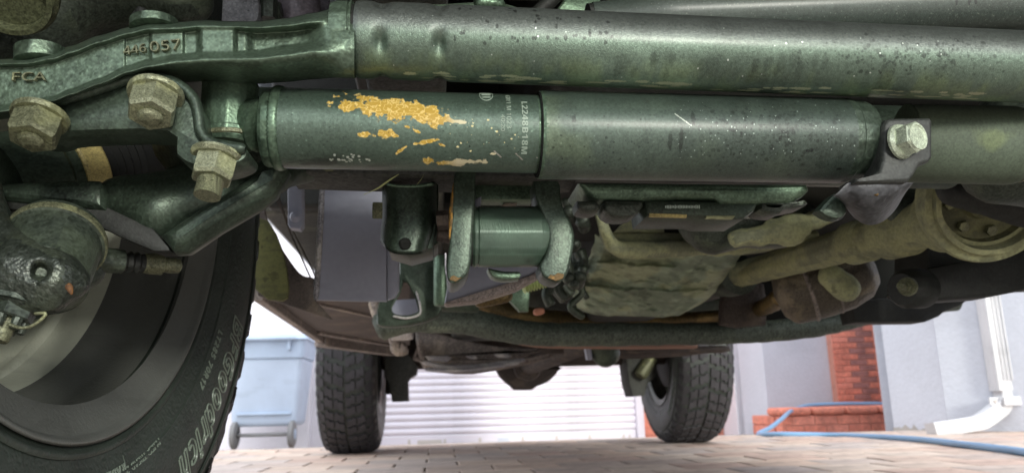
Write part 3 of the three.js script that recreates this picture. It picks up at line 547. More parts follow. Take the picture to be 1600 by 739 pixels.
// ================================================================ steering damper
{
  const z = 0.47, y = x => 200 + (x - 410) * 0.0235, pt = x => P(x, y(x), z), k = S(620, 205, z), R = 61.5 * k, R2 = 70 * k;
  const a = pt(410), b = pt(837), len = a.distanceTo(b);
  const at = onTube(410, 843, y, 61);
  reseed(88);
  const un = (u, v) => { const th = (v - 0.5) * 2 * Math.PI - VIEW, x = 410 + u * 433; return Math.abs(th) < 1.57 ? [x, y(x) - 61 * Math.sin(th)] : [x, 1e3]; };
  const tb = wetTex(1024, 512, len, [0.125, 0.185, 0.14], {
    around: 2 * Math.PI * R, s: 8,
    draw: (blot, img, W2, H2) => {
      for (let j = 0; j < H2; j++) for (let i = 0; i < W2; i++) {
        const [x, yy] = un(i / W2, j / H2); if (yy > 500) continue;
        const n = fbm(x * 0.05, yy * 0.07, 4, 4), n2 = fbm(x * 0.16, yy * 0.2, 9, 3), cell = Math.abs(fbm(x * 0.18, yy * 0.23, 22, 2) - 0.5);
        const e = (cx, cy, rx, ry, tilt = 0) => { const dx = x - cx, dy = yy - cy - dx * tilt; return 1 - Math.hypot(dx / rx, dy / ry); };
        let w = Math.max(e(612, 173, 66, 18, 0.08), e(665, 184, 46, 14, 0.22), e(690, 189, 30, 6, 0.15), e(548, 172, 14, 7), e(712, 192, 16, 3, 0.12));
        w = Math.max(w, e(572, 211, 18, 6) - 0.25, e(611, 210, 22, 9, 0.2) - 0.25, e(640, 200, 14, 6, 0.3) - 0.2, e(652, 206, 14, 3, 0.5) - 0.2, e(632, 232, 17, 4, -0.7) - 0.15, e(664, 223, 28, 4, -0.2) - 0.15, e(692, 227, 14, 3, 0.3) - 0.2, e(672, 250, 14, 7, -0.2) - 0.2, e(725, 252, 52, 6, -0.05) - 0.2, e(770, 240, 10, 4) - 0.25);
        const m = sstep(0.0, 0.18, w + (n - 0.5) * 1.3 + (n2 - 0.5) * 1.0), q = (j * W2 + i) * 3;
        if (m > 0) { const rim = 1 - sstep(0.02, 0.09, cell); const c = [lerp(0.42, 0.64, rim), lerp(0.27, 0.47, rim), lerp(0.04, 0.15, rim)], pale = sstep(690, 720, x); for (let s = 0; s < 3; s++) img[q + s] = lerp(img[q + s], lerp(c[s], [0.55, 0.5, 0.32][s], pale), m); }
        const lowDark = sstep(236, 250, yy) * sstep(0.45, 0.6, fbm(x * 0.03, yy * 0.1, 61, 3)) * sstep(700, 480, x); for (let s = 0; s < 3; s++) img[q + s] *= 1 - 0.6 * lowDark;  // darkens patches low on the left part of the body
      }
      for (let i = 0; i < 26; i++) { const [u, v] = at(700 + rnd() * 110, 185 + rnd() * 60), r = 0.0002 + 0.0007 * rnd() * rnd(); blot(u, v, r * 1.3, r, 1, [0.62, 0.55, 0.28]); }
      for (let i = 0; i < 30; i++) { const [u, v] = at(520 + rnd() * 60, 240 + rnd() * 12), r = 0.0005 + 0.0005 * rnd(); blot(u, v, r, r, 1, [0.6, 0.66, 0.58]); }
      for (let i = 0; i < 150; i++) { const [u, v] = at(430 + rnd() * 400, 150 + rnd() * 100), r = 0.0003 + 0.0004 * rnd(); blot(u, v, r, r, rnd() < 0.5 ? 0.55 : 1.7); }
      for (const [x0, y0] of [[772, 236], [806, 240], [840, 246]]) for (let i = 0; i < 8; i++) { const [u, v] = at(x0 + i * 1.6, y0 + i * 1.3); blot(u, v, 0.0006, 0.0004, 1, [0.5, 0.48, 0.42]); }
    },
  });
  const bodyMat = wet(tb), tdat = tb.image.data; bodyMat.metalnessMap = bodyMat.roughnessMap = tex(1024, 512, (u, v) => { const q = (Math.floor(v * 512) * 1024 + Math.floor(u * 1024)) * 4, r = tdat[q] > tdat[q + 2] * 1.25 ? 1 : 0; return [0, r ? 0.9 : 0.4, r ? 0.05 : 0.65]; }); bodyMat.metalness = bodyMat.roughness = 1;
  const sd = part('steering_damper', revolve(pt(436), b, 200, 80, () => R, true), bodyMat, 'green-grey damper body with a yellow rust-like scrape and stamped letters');
  sd.geometry.attributes.uv && (() => { const u = sd.geometry.attributes.uv; for (let i = 0; i < u.count; i++) u.setX(i, lerp(26 / 433, 1, u.getX(i))); })();
  sub(sd, 'end_cap', lathe(pt(412), pt(437), [[0, 0], [0, R * 0.8], [0.12, R * 0.95], [0.3, R * 0.985], [0.99, R * 0.985]], 64, 0.9), M.green);
  sub(sd, 'weld_bead', tubeRing(pt(437), pt(470), R, 0.0014, 1.6), M.green);
  sub(sd, 'body_rim', lathe(pt(834), pt(840), [[0, R * 0.985], [0.3, R * 1.006], [0.8, R * 1.0], [1, R * 0.93], [1, 0]], 64, 0.4), M.green);
  // sleeve
  const ys = x => 211 + (x - 843) * 0.0195, ps = x => P(x, ys(x), z), as = ps(845), bs = ps(1308), lens = as.distanceTo(bs), ats = onTube(845, 1308, ys, 70);
  reseed(19);
  const ts = wetTex(1024, 512, lens, [0.118, 0.165, 0.125], {
    around: 2 * Math.PI * R2, s: 14, streak: (u, v) => 0.5,
    tint: (u, v, p, q) => { const k = sstep(0.34, 0.46, u) * 0.28, br = sstep(0.52, 0.7, p) * (u < 0.25 ? 0.35 : 0.1); return [1 - k + br, 1 - k + br * 0.9, 1 - k + 0.04 + br * 0.3]; },
    draw: blot => {
      for (let i = 0; i < 420; i++) { const x = 1030 + (rnd() + rnd()) / 2 * 300, y2 = 212 + (rnd() + rnd() + rnd() - 1.5) * 52, [u, v] = ats(x, y2), r = 0.0004 + 0.0011 * rnd() * rnd(); blot(u, v, r * 1.3, r * 1.2, 0.5 + 0.3 * rnd()); }
      for (const [x, y2, h] of [[1024, 222, 0.006], [1040, 218, 0.009], [1058, 186, 0.005], [884, 188, 0.003]]) { const [u, v] = ats(x, y2); blot(u, v, 0.0016, h, 0.45); }
      for (let i = 0; i < 60; i++) { const [u, v] = ats(850 + rnd() * 150, 175 + rnd() * 90); const r = 0.0003 + 0.0007 * rnd(); blot(u, v, r, r, rnd() < 0.4 ? 0.45 : 1.5); }
      for (let i = 0; i < 16; i++) { const [u, v] = ats(1032 + i * 1.5, 180 + i * 1.2); blot(u, v, 0.0005, 0.0004, 1, [0.5, 0.55, 0.47]); }
      for (let i = 0; i < 120; i++) { const [u, v] = ats(1030 + rnd() * 290, 150 + rnd() * 100); const r = 0.0002 + 0.0003 * rnd(); blot(u, v, r, r, 1, [0.33, 0.4, 0.35]); }
      const [u, v] = ats(1288, 265); blot(u, v, 0.002, 0.0009, 0.05);
    },
  });
  const sl = part('damper_sleeve', revolve(as, bs, 160, 80, () => R2, true), wet(ts, [1, 1, 1], 0.43, 0.6), 'wider dark green sleeve of the damper covered in fine wet specks');
  sub(sl, 'sleeve_lip', lathe(ps(841), ps(848), [[0, R2 * 0.9], [0, R2 * 0.99], [0.3, R2 * 1.0], [1, R2 * 1.0]], 64, 0.4), M.green);
  sub(sl, 'sleeve_mouth', lathe(ps(839), ps(846), [[0, 0], [0, R2 * 0.965], [1, R2 * 0.97]], 64, 0.4), M.void);  // black disc painted for the shade in the gap
  sub(sl, 'end_band', lathe(ps(1306), ps(1352), [[0, R2 * 1.0], [0.25, R2 * 1.0], [0.3, R2 * 0.975], [0.38, R2 * 0.97], [0.7, R2 * 0.96], [0.9, R2 * 0.9], [1, R2 * 0.7], [1, 0]], 64, 0.5), M.greenDark);
  const stub = ps(1362);
  part('damper_rod', [rod(ps(1345), ps(1380), 0.012), lathe(ps(1360), ps(1368), [[0, 0], [0, 0.0135], [1, 0.0135], [1, 0]])], M.zincPale);
  // stamped lettering, wrapped round the tube and read from the side
  const wrap = (s, x, yTop, yBot, size, f = font) => {
    const [, v0] = at(x, yTop), [, v1] = at(x, yBot), th0 = (v0 - 0.5) * 2 * Math.PI, th1 = (v1 - 0.5) * 2 * Math.PI, g = textGeo(s, size * k, 0.00035, f); g.computeBoundingBox(); const w = g.boundingBox.max.x - g.boundingBox.min.x;
    const { a: ax, e1, e2 } = frame(a, b), c0 = pt(x);
    return bend(g, (tx, ty, tz) => { const th = lerp(th0, th1, tx / w + 0.5), r = R + 0.00005 + tz; return c0.clone().addScaledVector(ax, -(-ty)).addScaledVector(e1, r * Math.cos(th)).addScaledVector(e2, r * Math.sin(th)); });
  };
  const ink = mat([0.24, 0.3, 0.24], 0.5, 0.2);
  sub(sd, 'stamped_letters', [wrap('L2248B18M', 814, 162, 240, 9), wrap('C011 M 1023', 790, 152, 202, 7, fontSerif), wrap('40:20', 781, 182, 206, 6, fontSerif)], ink);
  const { a: ax, e1, e2 } = frame(a, b), onT = (x, yy) => { const [, v] = at(x, yy), th = (v - 0.5) * 2 * Math.PI; return pt(x).addScaledVector(e1, (R + 0.0002) * Math.cos(th)).addScaledVector(e2, (R + 0.0002) * Math.sin(th)); };
  const ring = []; for (let i = 0; i <= 24; i++) { const t = i / 24 * 2 * Math.PI; ring.push(onT(757 + 10 * Math.cos(t), 151 + 9 * Math.sin(t))); }
  sub(sd, 'stamped_emblem', [tube(ring, 0.00035, 6, 60), ...[-4, 0, 4].map(d => tube([onT(750, 151 + d), onT(757, 151 + d), onT(764, 151 + d)], 0.0004, 6, 6))], ink);
  // eye at the left with its rubber bush
  const ey = P(357, 180, z + 0.004), top = P(357, 128, z + 0.004), bot = P(357, 228, z + 0.004); top.x = bot.x = ey.x; top.z = bot.z = ey.z;
  const eye = part('damper_eye', [lathe(bot, top, [[0, 0], [0, 40 * k], [0.06, 44 * k], [0.2, 44 * k], [0.22, 41.5 * k], [0.96, 42 * k], [1, 39 * k], [1, 0]], 48, 0.5), rod(P(372, 183, z + 0.006), P(414, 196, z), 30 * k, 44 * k)], M.green, 'upright green eye of the damper on its stud');
  sub(eye, 'eye_ring', lathe(P(357, 222, z + 0.004), P(357, 214, z + 0.004), [[0, 44 * k], [0.2, 46 * k], [0.8, 46 * k], [1, 44 * k]], 48), M.zincDull);
}
function tubeRing(p, q, R, r, wob) { const { a, e1, e2 } = frame(p, q); return gridGeo(128, 10, (i, j) => { const th = i / 128 * 2 * Math.PI, ph = j / 10 * 2 * Math.PI, rr = r * (1 + 0.25 * Math.sin(th * 60) * wob * 0.5); const c = p.clone(), d = (R + rr * Math.cos(ph)); return c.addScaledVector(e1, d * Math.cos(th)).addScaledVector(e2, d * Math.sin(th)).addScaledVector(a, rr * 2.2 * Math.sin(ph)); }, true); }

// clevis at the right with its hex bolt, and the capped tube beside it
{
  const z = 0.44;
  const cv = part('damper_clevis', [
    plate([[1386, 186], [1396, 184], [1455, 183], [1459, 188], [1459, 246], [1454, 252], [1440, 257], [1430, 274], [1422, 283], [1372, 285], [1338, 285], [1338, 278], [1362, 276], [1376, 266], [1380, 250], [1381, 196]], z, 0.022, { bevel: 0.0025, seg: 3 }),
  ], mat([0.045, 0.05, 0.046], 0.55, 0.2, { map: mottle, n: 5, ...peel }), 'dark steel clevis holding the damper end with a bright bolt');
  const foot = gridGeo(40, 24, (i, j) => {
    const u = i / 40, v = j / 24, x = lerp(1302, 1429, u), yb = 287 + 68 * Math.sin(Math.PI * clamp(0.06 + 0.90 * u)) ** 0.55 * (1 - 0.1 * u), yt = 285 + 20 * sstep(0.22, 0, u);
    return P(lerp(x, lerp(1318, 1412, u), v), lerp(yt, yb, v), z + 0.004 + 0.034 * v * v + 0.006 * Math.abs(u - 0.5) ** 2 * 4);
  });
  sub(cv, 'clevis_foot', foot, mat([0.1, 0.105, 0.115], 0.45, 0.3, { map: mottle, n: 3, ...peel }));
  sub(cv, 'foot_wing', plate([[1280, 328], [1300, 306], [1318, 300], [1326, 332], [1312, 342], [1292, 337]], z + 0.03, 0.012, { smooth: 2, bevel: 0.003 }), M.greenDark);
  sub(cv, 'paint_chip', [plate([[1368, 303], [1376, 302], [1374, 306]], z + 0.0055, 0.003, {})], M.ochre);
  const p = P(1406, 222, z), ax = V(0.42, -0.03, 1).normalize(), k = S(1400, 222, z);
  const bo = part('hex_bolt', [lathe(p, p.clone().addScaledVector(ax, 10 * k), [[0, 0], [0, 28 * k], [0.45, 28 * k], [1, 25 * k], [1, 0]], 40, 0.4), hex(p.clone().addScaledVector(ax, 7 * k), ax, 25.5 * k, 25 * k, 0.1, 0.14)], M.zincPale, 'pale zinc hex bolt with flange');
  const hc = p.clone().addScaledVector(ax, 31.2 * k);
  sub(bo, 'head_rim', lathe(hc, hc.clone().addScaledVector(ax, 3 * k), [[0, 21.5 * k], [0.7, 21 * k], [0.7, 18 * k], [0.2, 17 * k], [0.2, 0]], 32, 0.3), M.zincPale);
  const a = P(1408, 224, 0.51), b = P(1600, 228, 0.495), R = 62 * S(1500, 226, 0.495), len = a.distanceTo(b);
  const at = onTube(1408, 1600, () => 226, 62); reseed(4);
  const t = wetTex(512, 512, len, [0.095, 0.12, 0.088], { around: 2 * Math.PI * R, s: 27, tint: (u, v, p2, q) => { const [x, y] = [u, v]; const d = Math.hypot((u - 0.62) / 0.2, (v - 0.47) / 0.06) + 1.2 * (q - 0.5) + 0.8 * (p2 - 0.5), w = 1 - sstep(0.5, 1.1, d); return [1 + 0.6 * w, 1 + 0.55 * w, 1 + 0.15 * w]; } });
  const tb = part('axle_stub_tube', revolve(a, b, 40, 72, tt => R * (tt < 0.02 ? 0 : tt < 0.86 ? 1 : 1 - 0.12 * ((tt - 0.86) / 0.14) ** 2), true), (() => { const m = mat([1, 1.05, 0.95], 0.7, 0.1); m.map = t; return m; })(), 'short capped tube with a yellowish scuff right of the bolt');
  sub(tb, 'end_seam', lathe(P(1584, 228, 0.495), P(1606, 228, 0.495), [[0, R * 0.9], [0.1, R * 0.95], [0.35, R * 0.93], [0.7, R * 0.8], [1, R * 0.5], [1, 0]], 56, 0.5), M.zincDull);
  part('axle_housing', blob([[1612, 210, 0.60, 88, 1700, 230, 0.60, 95], [1560, 262, 0.6, 55, 1640, 262, 0.6, 60]], 0.03, 0.006, 0.004), M.cast, 'cast axle housing at the far right');
}

// ================================================================ wheels
function wheelFrom(group) {
  const rr = 0.408, wt = 0.1425;
  const prof = [[0.112, 0.214], [0.118, 0.2215], [0.126, 0.229], [0.1335, 0.2385], [0.135, 0.246], [0.1385, 0.262], [0.1425, 0.285], [0.1435, 0.305], [0.1425, 0.327], [0.140, 0.345], [0.1375, 0.352], [0.1355, 0.366], [0.128, 0.383], [0.118, 0.392], [0.106, 0.396], [0.05, 0.3985], [0, 0.3995]];
  const full = [...prof, ...prof.slice(0, -1).reverse().map(([x, r]) => [-x, r])];
  const ring = (pts, n = 128, rad) => gridGeo(n, pts.length - 1, (i, j) => { const t = -i / n * 2 * Math.PI, [x, r] = pts[j]; return V(x, r * Math.sin(t), r * Math.cos(t)); });
  const smooth = pts => new THREE.SplineCurve(pts.map(q => new THREE.Vector2(...q))).getPoints(90).map(q => [q.x, q.y]);
  const dim = pts => pts;
  const mk = (name, g, m) => mesh(name, g, m, group, V(0, 0, 0));
  mk('tyre', [ring(smooth(full)), ring([[0.1345, 0.2385], [0.1372, 0.2405], [0.1382, 0.2435], [0.1368, 0.246]]), ring([[0.1392, 0.2660], [0.1408, 0.2672], [0.1404, 0.2688]]), ring([[0.1400, 0.348], [0.1418, 0.3495], [0.1412, 0.3525], [0.137, 0.3535]])], M.rubber);
  // tread: interlocking lugs across the width, hooked shoulder lugs running down the sidewall
  const N = 48, geos = [];
  const lug = (poly, a0, h0, h1, drop) => {               // poly in (x across, s along in lug pitches)
    const sh = new THREE.Shape(poly.map(q => new THREE.Vector2(q[0], q[1]))), g = new THREE.ExtrudeGeometry(sh, { depth: 1, bevelEnabled: false, steps: 1 }), p = g.attributes.position;
    for (let i = 0; i < p.count; i++) {
      const x = p.getX(i), s = p.getY(i), t = p.getZ(i), ang = (a0 + s) / N * 2 * Math.PI, crown = 0.004 * (x / 0.11) ** 2 + (Math.abs(x) > 0.1 ? (Math.abs(x) - 0.1) * 0.5 : 0);
      const taper = 1 - 0.06 * t; const r = lerp(h0, h1, t) - crown;
      p.setXYZ(i, x * (0.985 + 0.0 * taper), r * Math.sin(ang), r * Math.cos(ang));
    }
    g.computeVertexNormals(); return toCreasedNormals(g, 0.4);
  };
  const hook = (x0, x1, s0, s1, f) => [[x0, s0], [lerp(x0, x1, 0.45), s0 + 0.06], [lerp(x0, x1, 0.5), s0 + 0.2 * f], [x1, s0 + 0.24 * f], [x1, s1 - 0.02], [lerp(x0, x1, 0.62), s1 + 0.08], [lerp(x0, x1, 0.55), s1 - 0.14], [x0, s1 - 0.18]];
  for (let i = 0; i < N; i++) {
    const o = i % 2 ? 0.05 : -0.03, w = i % 2 ? 1.08 : 0.95;
    for (const s of [1, -1]) {
      const m = p => { const q = p.map(([x, y]) => [x * s, y]); return s < 0 ? q.reverse() : q; }, sh = s > 0 ? 0 : 0.5;
      geos.push(lug(m(hook(0.006, 0.050, 0.02 + o, 0.9 * w, 1)), i + sh, 0.398, 0.4082));
      geos.push(lug(m(hook(0.056, 0.092, 0.25 + o, 1.12 * w, 1)), i + sh, 0.398, 0.4082));
      geos.push(lug(m([[0.097, 0.05 + o], [0.128, 0.0 + o], [0.130, 0.84], [0.112, 0.88], [0.108, 0.7], [0.097, 0.72]]), i + sh, 0.380, 0.4082));
      // lug on the shoulder, running down the side
      const a0 = i + sh + 0.05, a1 = a0 + (i % 2 ? 0.62 : 0.5), bot = i % 2 ? 0.358 : 0.368;
      const path = [[0.1255, 0.3945], [0.1335, 0.384], [0.138, 0.370], [0.1395, bot]];
      const g = gridGeo(3, 3, (a, b) => { const t = (b === 0 || b === 3) ? 0 : 1, an = lerp(a0, a1, b < 2 ? (b ? 0.08 : 0) : (b === 2 ? 0.92 : 1)) / N * 2 * Math.PI, [x, r] = path[a]; const xx = s * (x - (t ? 0.0015 : 0.0045)); return V(xx, (r - (t ? 0.001 : 0.002)) * Math.sin(an), (r - (t ? 0.001 : 0.002)) * Math.cos(an)); });
      geos.push(toCreasedNormals(g, 0.5));
    }
  }
  mk('tread', geos, M.tread);
  // rim: rolled flange, ledges of the barrel, closed face at the outside
  const rp = [[0.122, 0.2065], [0.1335, 0.2335], [0.1372, 0.2365], [0.1378, 0.2335], [0.1355, 0.2305], [0.131, 0.2285], [0.126, 0.2195], [0.118, 0.2165], [0.085, 0.2135], [0.072, 0.2120], [0.066, 0.2055], [0.05, 0.201], [0.02, 0.1985], [-0.03, 0.196], [-0.055, 0.190], [-0.068, 0.172], [-0.066, 0.12], [-0.056, 0.075], [-0.055, 0]];
  mk('rim', ring(rp.slice(0, 12), 128), M.rim); mk('rim_barrel', ring(rp.slice(11, 16), 128), M.barrel); mk('wheel_face', ring(rp.slice(15), 128), M.face);
  mk('valve_band', [ring([[0.0205, 0.1992], [0.017, 0.1962], [0.008, 0.1962], [0.0045, 0.1986]])], M.barrel);
  // raised lettering on the sidewall; angle runs clockwise from the top as seen from the car's middle
  const sideX = r => { for (let i = 0; i < prof.length - 1; i++) if (r >= prof[i][1] && r <= prof[i + 1][1]) return lerp(prof[i][0], prof[i + 1][0], (r - prof[i][1]) / (prof[i + 1][1] - prof[i][1])); return 0.142; };
  const on = (ang, r, h) => V(sideX(r) + h, r * Math.cos(ang), -r * Math.sin(ang));
  const arc = (s, size, r0, mid, track, f = font) => {
    const out = []; let w = 0; const gl = [...s].map(ch => { if (ch === ' ') { w += size * 0.5; return null; } const g = textGeo(ch, size, 0.0007, f); g.computeBoundingBox(); const cw = g.boundingBox.max.x - g.boundingBox.min.x; const e = { g, x: w + cw / 2 }; w += cw + track; return e; });
    for (const e of gl) if (e) out.push(bend(e.g, (x, y, z) => { const r = r0 + y; return on(mid + (e.x - w / 2 + x) / r0, r, z + 0.00015); }));
    return out;
  };
  // large outlined name: a thin raised line round every letter
  const big = (s, size, r0, mid, track) => {
    const out = []; let w = 0;
    for (const ch of s) {
      const shs = font.generateShapes(ch, size); let x0 = 1e9, x1 = -1e9; const loops = [];
      for (const q of shs) { const e = q.extractPoints(6); for (const l of [e.shape, ...e.holes]) { loops.push(l); for (const p of l) { x0 = Math.min(x0, p.x); x1 = Math.max(x1, p.x); } } }
      for (const l of loops) {
        const n = l.length, L = 0.0011, H = 0.0013;
        for (let i = 0; i < n; i++) {
          const a = l[i], b = l[(i + 1) % n], d = Math.hypot(b.x - a.x, b.y - a.y); if (d < 1e-6) continue;
          const nx = -(b.y - a.y) / d * L, ny = (b.x - a.x) / d * L, pt = (p, q, h) => { const X = (p.x - x0 + w + q * nx) * 0.8, Y = p.y - size / 2 + q * ny; return [X, Y, h]; };
          out.push({ q: [pt(a, -1, -0.0004), pt(b, -1, -0.0004), pt(a, -0.4, H), pt(b, -0.4, H), pt(a, 0.4, H), pt(b, 0.4, H), pt(a, 1, -0.0004), pt(b, 1, -0.0004)] });
        }
      }
      w += x1 - x0 + track;
    }
    w *= 0.8;
    const pos = [], idx = [];
    for (const { q } of out) { const k = pos.length / 3; for (const [x, y, h] of q) { const v = on(mid + (x - w / 2) / r0, r0 + y, h); pos.push(v.x, v.y, v.z); } for (const j of [0, 2, 4]) idx.push(k + j, k + j + 1, k + j + 2, k + j + 1, k + j + 3, k + j + 2); }
    const g = new THREE.BufferGeometry(); g.setAttribute('position', new THREE.Float32BufferAttribute(pos, 3)); g.setIndex(idx); return toCreasedNormals(clean(g), 0.3);
  };
  const ang = (x, y) => { // clock angle of a picture place on the near sidewall
    const inv = new THREE.Matrix4().makeRotationY(-STEER).invert(); const o = camera.position.clone().sub(WC).applyMatrix4(inv), d = V((x - 800) / F, (369.5 - y) / F, -1).applyQuaternion(camera.quaternion).applyMatrix4(inv);
    const t = (0.141 - o.x) / d.x, p = o.addScaledVector(d, t); return [Math.atan2(-p.z, p.y), Math.hypot(p.z, p.y)];
  };
  const [aD, rD] = ang(328, 600);
  const letters = [big('BFGoodrich', 0.034, 0.318, aD + 0.02, 0.006)];
  mk('raised_name', letters, M.rubberText);
  const rad = (a, r0, r1, w) => gridGeo(6, 1, (i, j) => on(a + (j ? w : -w) / 2, lerp(r0, r1, i / 6), 0.0006));
  const [a1] = ang(178, 712), [a2] = ang(222, 682), [a3] = ang(90, 715), [a4] = ang(318, 540);
  mk('small_letters', [...arc('TUBELESS', 0.0075, 0.277, a1, 0.0012), ...arc('RADIAL', 0.0075, 0.265, a1, 0.0012), ...arc('PLIES: TREAD 2', 0.0062, 0.268, a2, 0.001, fontSerif), ...arc('MAX LOAD', 0.006, 0.27, a3, 0.001, fontSerif), ...arc('LT285 70R17', 0.008, 0.278, a4, 0.002), rad(a1 - 0.075, 0.255, 0.292, 0.004)], M.rubberText);
}
const STEER = 5.8 * DEG, WC = V(CX - 0.8, 0.405, -ZF);
const fw = new THREE.Group(); fw.name = 'wheel'; fw.position.copy(WC).sub(VO); fw.rotation.y = -STEER; fw.userData.label = 'front wheel with black all terrain tyre, dusty rim inside and raised letters'; car.add(fw);
wheelFrom(fw);
const other = (x, z, ry, label) => { const w = fw.clone(); w.position.set(x, 0.405, -z).sub(VO); w.rotation.y = ry; if (z > 2) w.scale.x = 0.88; w.userData = label ? { label } : {}; car.add(w); };
other(CX + 0.8, ZF, Math.PI - STEER, null);
other(CX - 0.785, ZR, 0, 'rear wheel beside the wheelie bin, deep black tread blocks facing the front');
other(CX + 0.745, ZR, Math.PI, 'rear wheel in front of the red brick strip, its rim open to view');

// ================================================================ hub side: shaft, joint, knuckle
{
  const a = P(-10, 298, 0.57), b = P(310, 218, 0.70), k = 1.75 * S(150, 240, 0.62), L = 1;
  const shaft = part('axle_shaft', [lathe(a, b, [[0, 0], [0, 44 * k], [0.12, 44 * k], [0.19, 46 * k], [0.21, 43 * k], [0.25, 43 * k], [0.26, 0]], 48, 0.4)], M.greenDark, 'front axle shaft behind the bracket');
  sub(shaft, 'clamp_ring', lathe(a, b, [[0.25, 40 * k], [0.25, 45 * k], [0.26, 46.5 * k], [0.345, 46.5 * k], [0.355, 45 * k], [0.355, 40 * k]], 48, 0.4), M.yellow, 'yellow-grey ring round the shaft');
  const pr = [[0.355, 0]]; for (let i = 0; i <= 24; i++) { const t = i / 24; pr.push([0.355 + t * 0.45, (i % 2 ? 38 : 44 - 8 * t) * k]); } pr.push([0.81, 0]);
  sub(shaft, 'rubber_boot', lathe(a, b, pr, 48, 1.2), mat([0.008, 0.009, 0.008], 0.9, 0), 'black ribbed rubber boot');
  part('inner_knuckle', [blob([[290, 195, 0.53, 40, 330, 215, 0.54, 36], [330, 210, 0.54, 34, 392, 250, 0.54, 36], [280, 225, 0.56, 40, 300, 250, 0.56, 40]], 0.02, 0.004, 0.002)], M.cast);
  // lower yoke and the sleeve that goes up to the right
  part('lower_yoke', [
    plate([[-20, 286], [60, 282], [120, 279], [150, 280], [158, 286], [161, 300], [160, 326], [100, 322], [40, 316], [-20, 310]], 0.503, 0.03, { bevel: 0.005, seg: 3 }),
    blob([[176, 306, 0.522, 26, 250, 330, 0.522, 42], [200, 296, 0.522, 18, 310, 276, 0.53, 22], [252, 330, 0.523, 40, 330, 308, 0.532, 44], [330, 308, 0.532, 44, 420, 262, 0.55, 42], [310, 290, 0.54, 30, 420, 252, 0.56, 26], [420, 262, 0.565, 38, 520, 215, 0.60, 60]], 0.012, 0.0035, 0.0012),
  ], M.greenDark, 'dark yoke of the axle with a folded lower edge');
  part('yoke_web', plate([[-20, 306], [60, 312], [162, 322], [238, 358], [262, 386], [264, 392], [240, 392], [196, 374], [150, 352], [90, 336], [-20, 322]], 0.508, 0.02, { bevel: 0.0008 }), M.black);  // black colour stands for the shade on this down-facing web
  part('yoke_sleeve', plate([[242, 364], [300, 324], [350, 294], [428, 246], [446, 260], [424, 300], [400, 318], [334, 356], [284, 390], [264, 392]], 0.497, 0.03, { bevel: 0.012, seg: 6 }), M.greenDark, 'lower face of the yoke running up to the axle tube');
  // ball joint, its dust cap, knuckle and castle nut
  const j0 = P(92, 366, 0.495), j1 = P(46, 474, 0.45), kj = S(80, 350, 0.48);
  const bj = part('ball_joint', lathe(j0, j1, [[0, 0], [0.02, 68 * kj], [0.08, 71 * kj], [0.17, 71 * kj], [0.18, 67 * kj], [0.22, 66 * kj], [0.5, 66 * kj], [0.62, 62 * kj], [0.64, 66 * kj], [0.7, 66 * kj], [0.72, 60 * kj], [0.9, 40 * kj], [1, 0]], 64, 0.5), M.cast, 'round lower ball joint with a lipped cap');
  sub(bj, 'cap_lip', lathe(j0.clone().lerp(j1, 0.10), j0.clone().lerp(j1, 0.17), [[0, 70 * kj], [0.1, 74 * kj], [0.9, 74 * kj], [1, 70 * kj]], 64, 0.4), M.zincDull);
  part('knuckle', blob([[-40, 400, 0.47, 60, 20, 415, 0.46, 42], [20, 415, 0.45, 40, 90, 430, 0.45, 36], [0, 440, 0.45, 40, 80, 445, 0.45, 34], [60, 415, 0.455, 30, 118, 440, 0.455, 17], [-40, 300, 0.48, 36, -10, 380, 0.47, 34], [30, 465, 0.45, 22, 74, 470, 0.45, 18], [-10, 350, 0.46, 16, 20, 385, 0.455, 20]], 0.008, 0.0025, 0.003, [[60, 421, 0.42, 17, 62, 424, 0.443, 12], [10, 455, 0.4, 8, 20, 460, 0.43, 6]]), mat([0.08, 0.095, 0.078], 0.35, 0.4, { map: dusty, n: 6, bump: bumpCast, bn: 22, bs: 0.0010 }), 'pitted dark cast knuckle with an oval hollow');
  part('rust_spot', blob([[106, 448, 0.435, 8, 110, 458, 0.435, 6]], 0.004, 0.0015, 0.003), mat([0.3, 0.2, 0.12], 0.8, 0.1, { map: rusty, n: 20 }));
  const n0 = P(24, 472, 0.452), na = V(-0.16, -1, 0.30).normalize(), kn = S(24, 490, 0.452);
  const cn = part('castle_nut', [lathe(n0, n0.clone().addScaledVector(na, 8 * kn), [[0, 0], [0, 46 * kn], [1, 46 * kn], [1, 0]], 40), hex(n0.clone().addScaledVector(na, 6 * kn), na, 34 * kn, 24 * kn, 0.2, 0.1)], M.cast, 'castle nut held by a cotter pin');
  const nf = frame(n0, n0.clone().add(na)); const cg = []; for (let i = 0; i < 6; i++) { const th = i / 6 * 2 * Math.PI, c = n0.clone().addScaledVector(na, 38 * kn).addScaledVector(nf.e1, 22 * kn * Math.cos(th)).addScaledVector(nf.e2, 22 * kn * Math.sin(th)); cg.push(rod(c.clone().addScaledVector(na, -10 * kn), c.clone().addScaledVector(na, 9 * kn), 8 * kn, 7 * kn, 8)); }
  sub(cn, 'crown', cg, M.cast); sub(cn, 'stud_end', rod(n0.clone().addScaledVector(na, 28 * kn), n0.clone().addScaledVector(na, 66 * kn), 15 * kn, 14 * kn, 24), M.zincDull);
  sub(cn, 'cotter_pin', tube(px3([[10, 506], [30, 512], [46, 510], [64, 498], [70, 490], [52, 490]], 0.428), 0.0009, 8, 40), M.zincDull);
  const s0 = P(134, 404, 0.53), s1 = P(282, 416, 0.57), ks = S(200, 410, 0.55);
  const se = part('wheel_sensor', lathe(s0, s1, [[0, 0], [0, 20 * ks], [0.36, 19 * ks], [0.38, 0]], 32), M.cast, 'grey-green sensor body with a black ribbed grommet');
